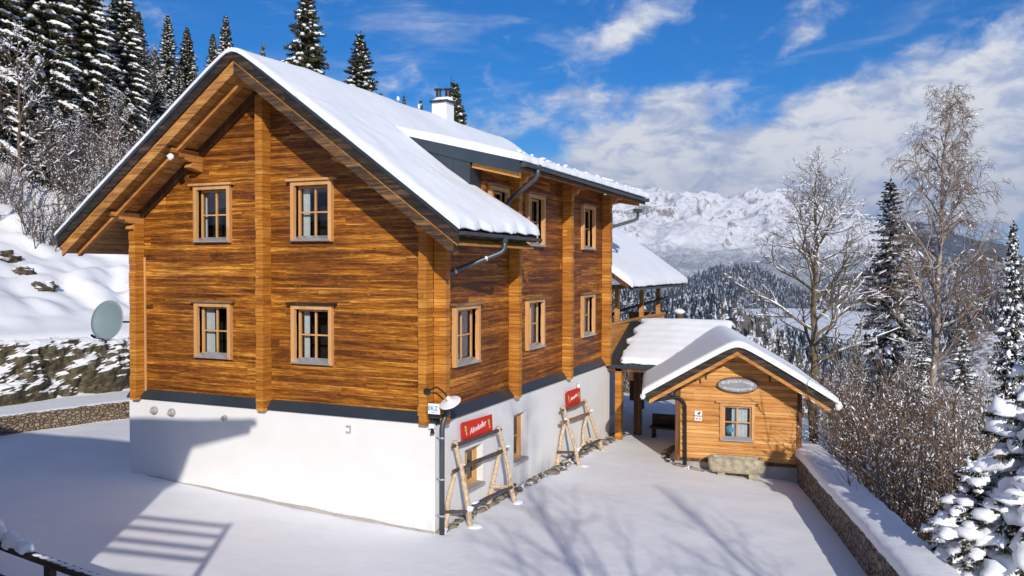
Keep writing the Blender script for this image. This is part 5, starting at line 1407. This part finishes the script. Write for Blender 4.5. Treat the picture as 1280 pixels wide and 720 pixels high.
# --- bare tree, birch
BT = bare_tree('bare_tree', 5, 12.2, .17, BEECH, TWIGG, spread=.62, limbs=24, first=.30, snow=.42, snowscale=.9, nsub=(6, 5, 3), lenf=.46)
p = at(1017, 500, 31); BT.location = (p.x, p.y, gz1(p.x, p.y)); h = at(1017, 178, 31).z-gz1(p.x, p.y); BT.scale = (h/12.2*1.12, h/12.2*1.12, h/12.2*.86)
tag(BT, 'bare broad tree with snow lined limbs standing behind the hut', 'tree')
BI = bare_tree('birch_tree', 9, 15, .15, BIRCH, TWIGB, spread=.50, limbs=26, first=.34, snow=.05, droopy=.30, nsub=(8, 6, 4), lenf=.42, lean=(.5, 0))
p = at(1160, 500, 33); BI.location = (p.x, p.y, gz1(p.x, p.y)); h = at(1180, 102, 33).z-gz1(p.x, p.y); BI.scale = (h/15*.94,)*3
tag(BI, 'tall bare birch with fine hanging twigs right of the slim spruce', 'tree')
# --- shrubs right slope
S1 = shrub('shrub', 1, 4.6, 2.1, 30, TWIGB, snow=.6, tw=17, snowsc=1.15); S2 = shrub('shrub', 2, 3.8, 1.9, 36, TWIGG, snow=.5, tw=18, snowsc=1.3)
first = {S1.name: True, S2.name: True}
def putsh(pr, D_, u, sc, rz, lab, grp, sz=None):
    o = pr
    if not first[pr.name]: o = copy_tree(pr)
    first[pr.name] = False
    p = at(u, 500, D_); o.location = (p.x, p.y, gz1(p.x, p.y)); o.rotation_euler = (0, 0, rz); o.scale = (sc, sc, sz or sc); tag(o, lab, 'shrub', grp)
r_ = random.Random(77)
for k in range(44):
    D_ = r_.uniform(20, 36); u = r_.uniform(1075, 1240) if D_ > 25 else r_.uniform(1140, 1250)
    putsh((S1, S2)[k % 3 == 0], D_, u, r_.uniform(.7, 1.15), k, 'brown leafless thicket shrub on the slope right of the gabion wall', 'thicket on the right slope')
for k, (u, D_, s_) in enumerate(((1068, 30, .36), (1135, 28, .40), (1195, 26, .36), (1225, 32, .45))):
    c = copy_tree(BT); p = at(u, 500, D_); c.location = (p.x, p.y, gz1(p.x, p.y)); c.scale = (s_*.6, s_*.6, s_); c.rotation_euler = (0, 0, k*1.3+2); tag(c, 'slender bare sapling rising out of the brown thicket', 'tree', 'saplings in the thicket')
# --- bare shrubs and saplings left hillside
for k in range(26):
    D_ = r_.uniform(38, 52); u = r_.uniform(-30, 215); 
    if D_ < 42 and u > 60: D_ += 6
    putsh((S2, S1)[k % 3 == 0], D_, u, r_.uniform(.6, 1.2), k*1.1, 'snow dusted leafless bush at the foot of the left forest', 'bushes at the foot of the left forest')
BB = bare_tree('bare_tree', 15, 9, .10, TRUNK, TWIGG, spread=.6, limbs=14, first=.15, snow=.30, nsub=(6, 5, 3), lenf=.5, snowscale=1.1)
tag(BB, 'crooked leafless tree with snow at the far left edge', 'tree', 'leafless trees at the forest edge'); p = at(28, 500, 42); BB.location = (p.x, p.y, gz1(p.x, p.y))
for k, (u, D_, s_, lab) in enumerate(((75, 43, .6, 'leafless tree with snow lined limbs left of the dish'), (118, 41, .45, 'small bare sapling above the satellite dish'), (102, 46, .55, 'leafless tree just left of the roof corner'), (150, 50, .65, 'leafless tree seen over the left roof slope'), (190, 60, .8, 'leafless tree high over the left roof slope'), (-5, 48, .9, 'leafless tree cut by the left edge of the photo'), (140, 44, .5, 'bare sapling under the left eave'))):
    c = copy_tree(BB); p = at(u, 500, D_); c.location = (p.x, p.y, gz1(p.x, p.y)-.2); c.scale = (s_,)*3; c.rotation_euler = (0, 0, k*1.7); tag(c, lab, 'tree', 'leafless trees at the forest edge')
PALE = bare_tree('bare_tree', 33, 13, .11, BIRCH, TWIGB, spread=.35, limbs=10, first=.5, snow=.5, nsub=(5, 4, 3), lean=(1.2, 1.0))
p = at(2, 500, 40); PALE.location = (p.x, p.y, gz1(p.x, p.y)); PALE.rotation_euler = (0, 0, 2.6); tag(PALE, 'pale slanting young trunk at the far left edge', 'tree')
for k, (u, v, D_, w_) in enumerate(((6, 352, 36, .55), (31, 366, 35, .35), (56, 372, 34.5, .42), (18, 276, 52, 1.5), (172, 330, 44, .8))):
    p = at(u, v, D_); x_, y_ = p.x, p.y; z_ = gz1(x_, y_); m = MB(); m.blob((x_, y_, z_+w_*.1), w_, w_*1.1, w_*.62, 16, 10, .35, k*3.1)
    tag(m.build('boulder', ROCK, smooth=False), ('brown boulder breaking through the snow at the left edge', 'small brown boulder second from the left edge', 'small brown boulder right of the two by the left edge', 'large dark boulder at the foot of the forest', 'boulder under the left eave of the chalet')[k], 'rock', 'boulders in the snow slope')
# shrubs far beyond passage
for k in range(10):
    D_ = r_.uniform(42, 52); putsh(S1, D_, 770+k*8, .8, k, 'brown bush seen through the passage', 'bushes beyond the passage')
# --- trees behind the camera that throw the branch shadows on the yard
OT = bare_tree('bare_tree', 61, 13, .10, BEECH, TWIGG, spread=.6, levels=3, limbs=24, first=.25, snow=0, nsub=(5, 3, 3), lenf=.42)
for k, (x_, y_, s_) in enumerate(((13.6, -17.0, 1.0), (16.6, -15.0, .85))):
    c = OT if k == 0 else copy_tree(OT); c.location = (x_, y_, gz1(x_, y_)); c.scale = (s_,)*3; c.rotation_euler = (0, 0, 1+k*2.2); tag(c, 'bare tree behind the viewpoint whose shadow falls on the yard', 'tree', 'bare trees behind the viewpoint')

# ================================================================== air
hz_ = MB(); hz_.box(-9800, 9800, -9800, 9800, -135, 720)
mh = bpy.data.materials.new('thin_air'); mh.use_nodes = True; g = NG(mh.node_tree); g.n.remove(g.n['Principled BSDF'])
pv = g.node('ShaderNodeVolumePrincipled'); pv.inputs['Color'].default_value = (.62, .74, 1, 1); pv.inputs['Density'].default_value = HAZE; pv.inputs['Anisotropy'].default_value = .2
o_ = [n for n in g.n if n.type == 'OUTPUT_MATERIAL'][0]; g.put(o_.inputs['Volume'], pv.outputs[0])
ho = hz_.build('haze', mh); tag(ho, kind='stuff')
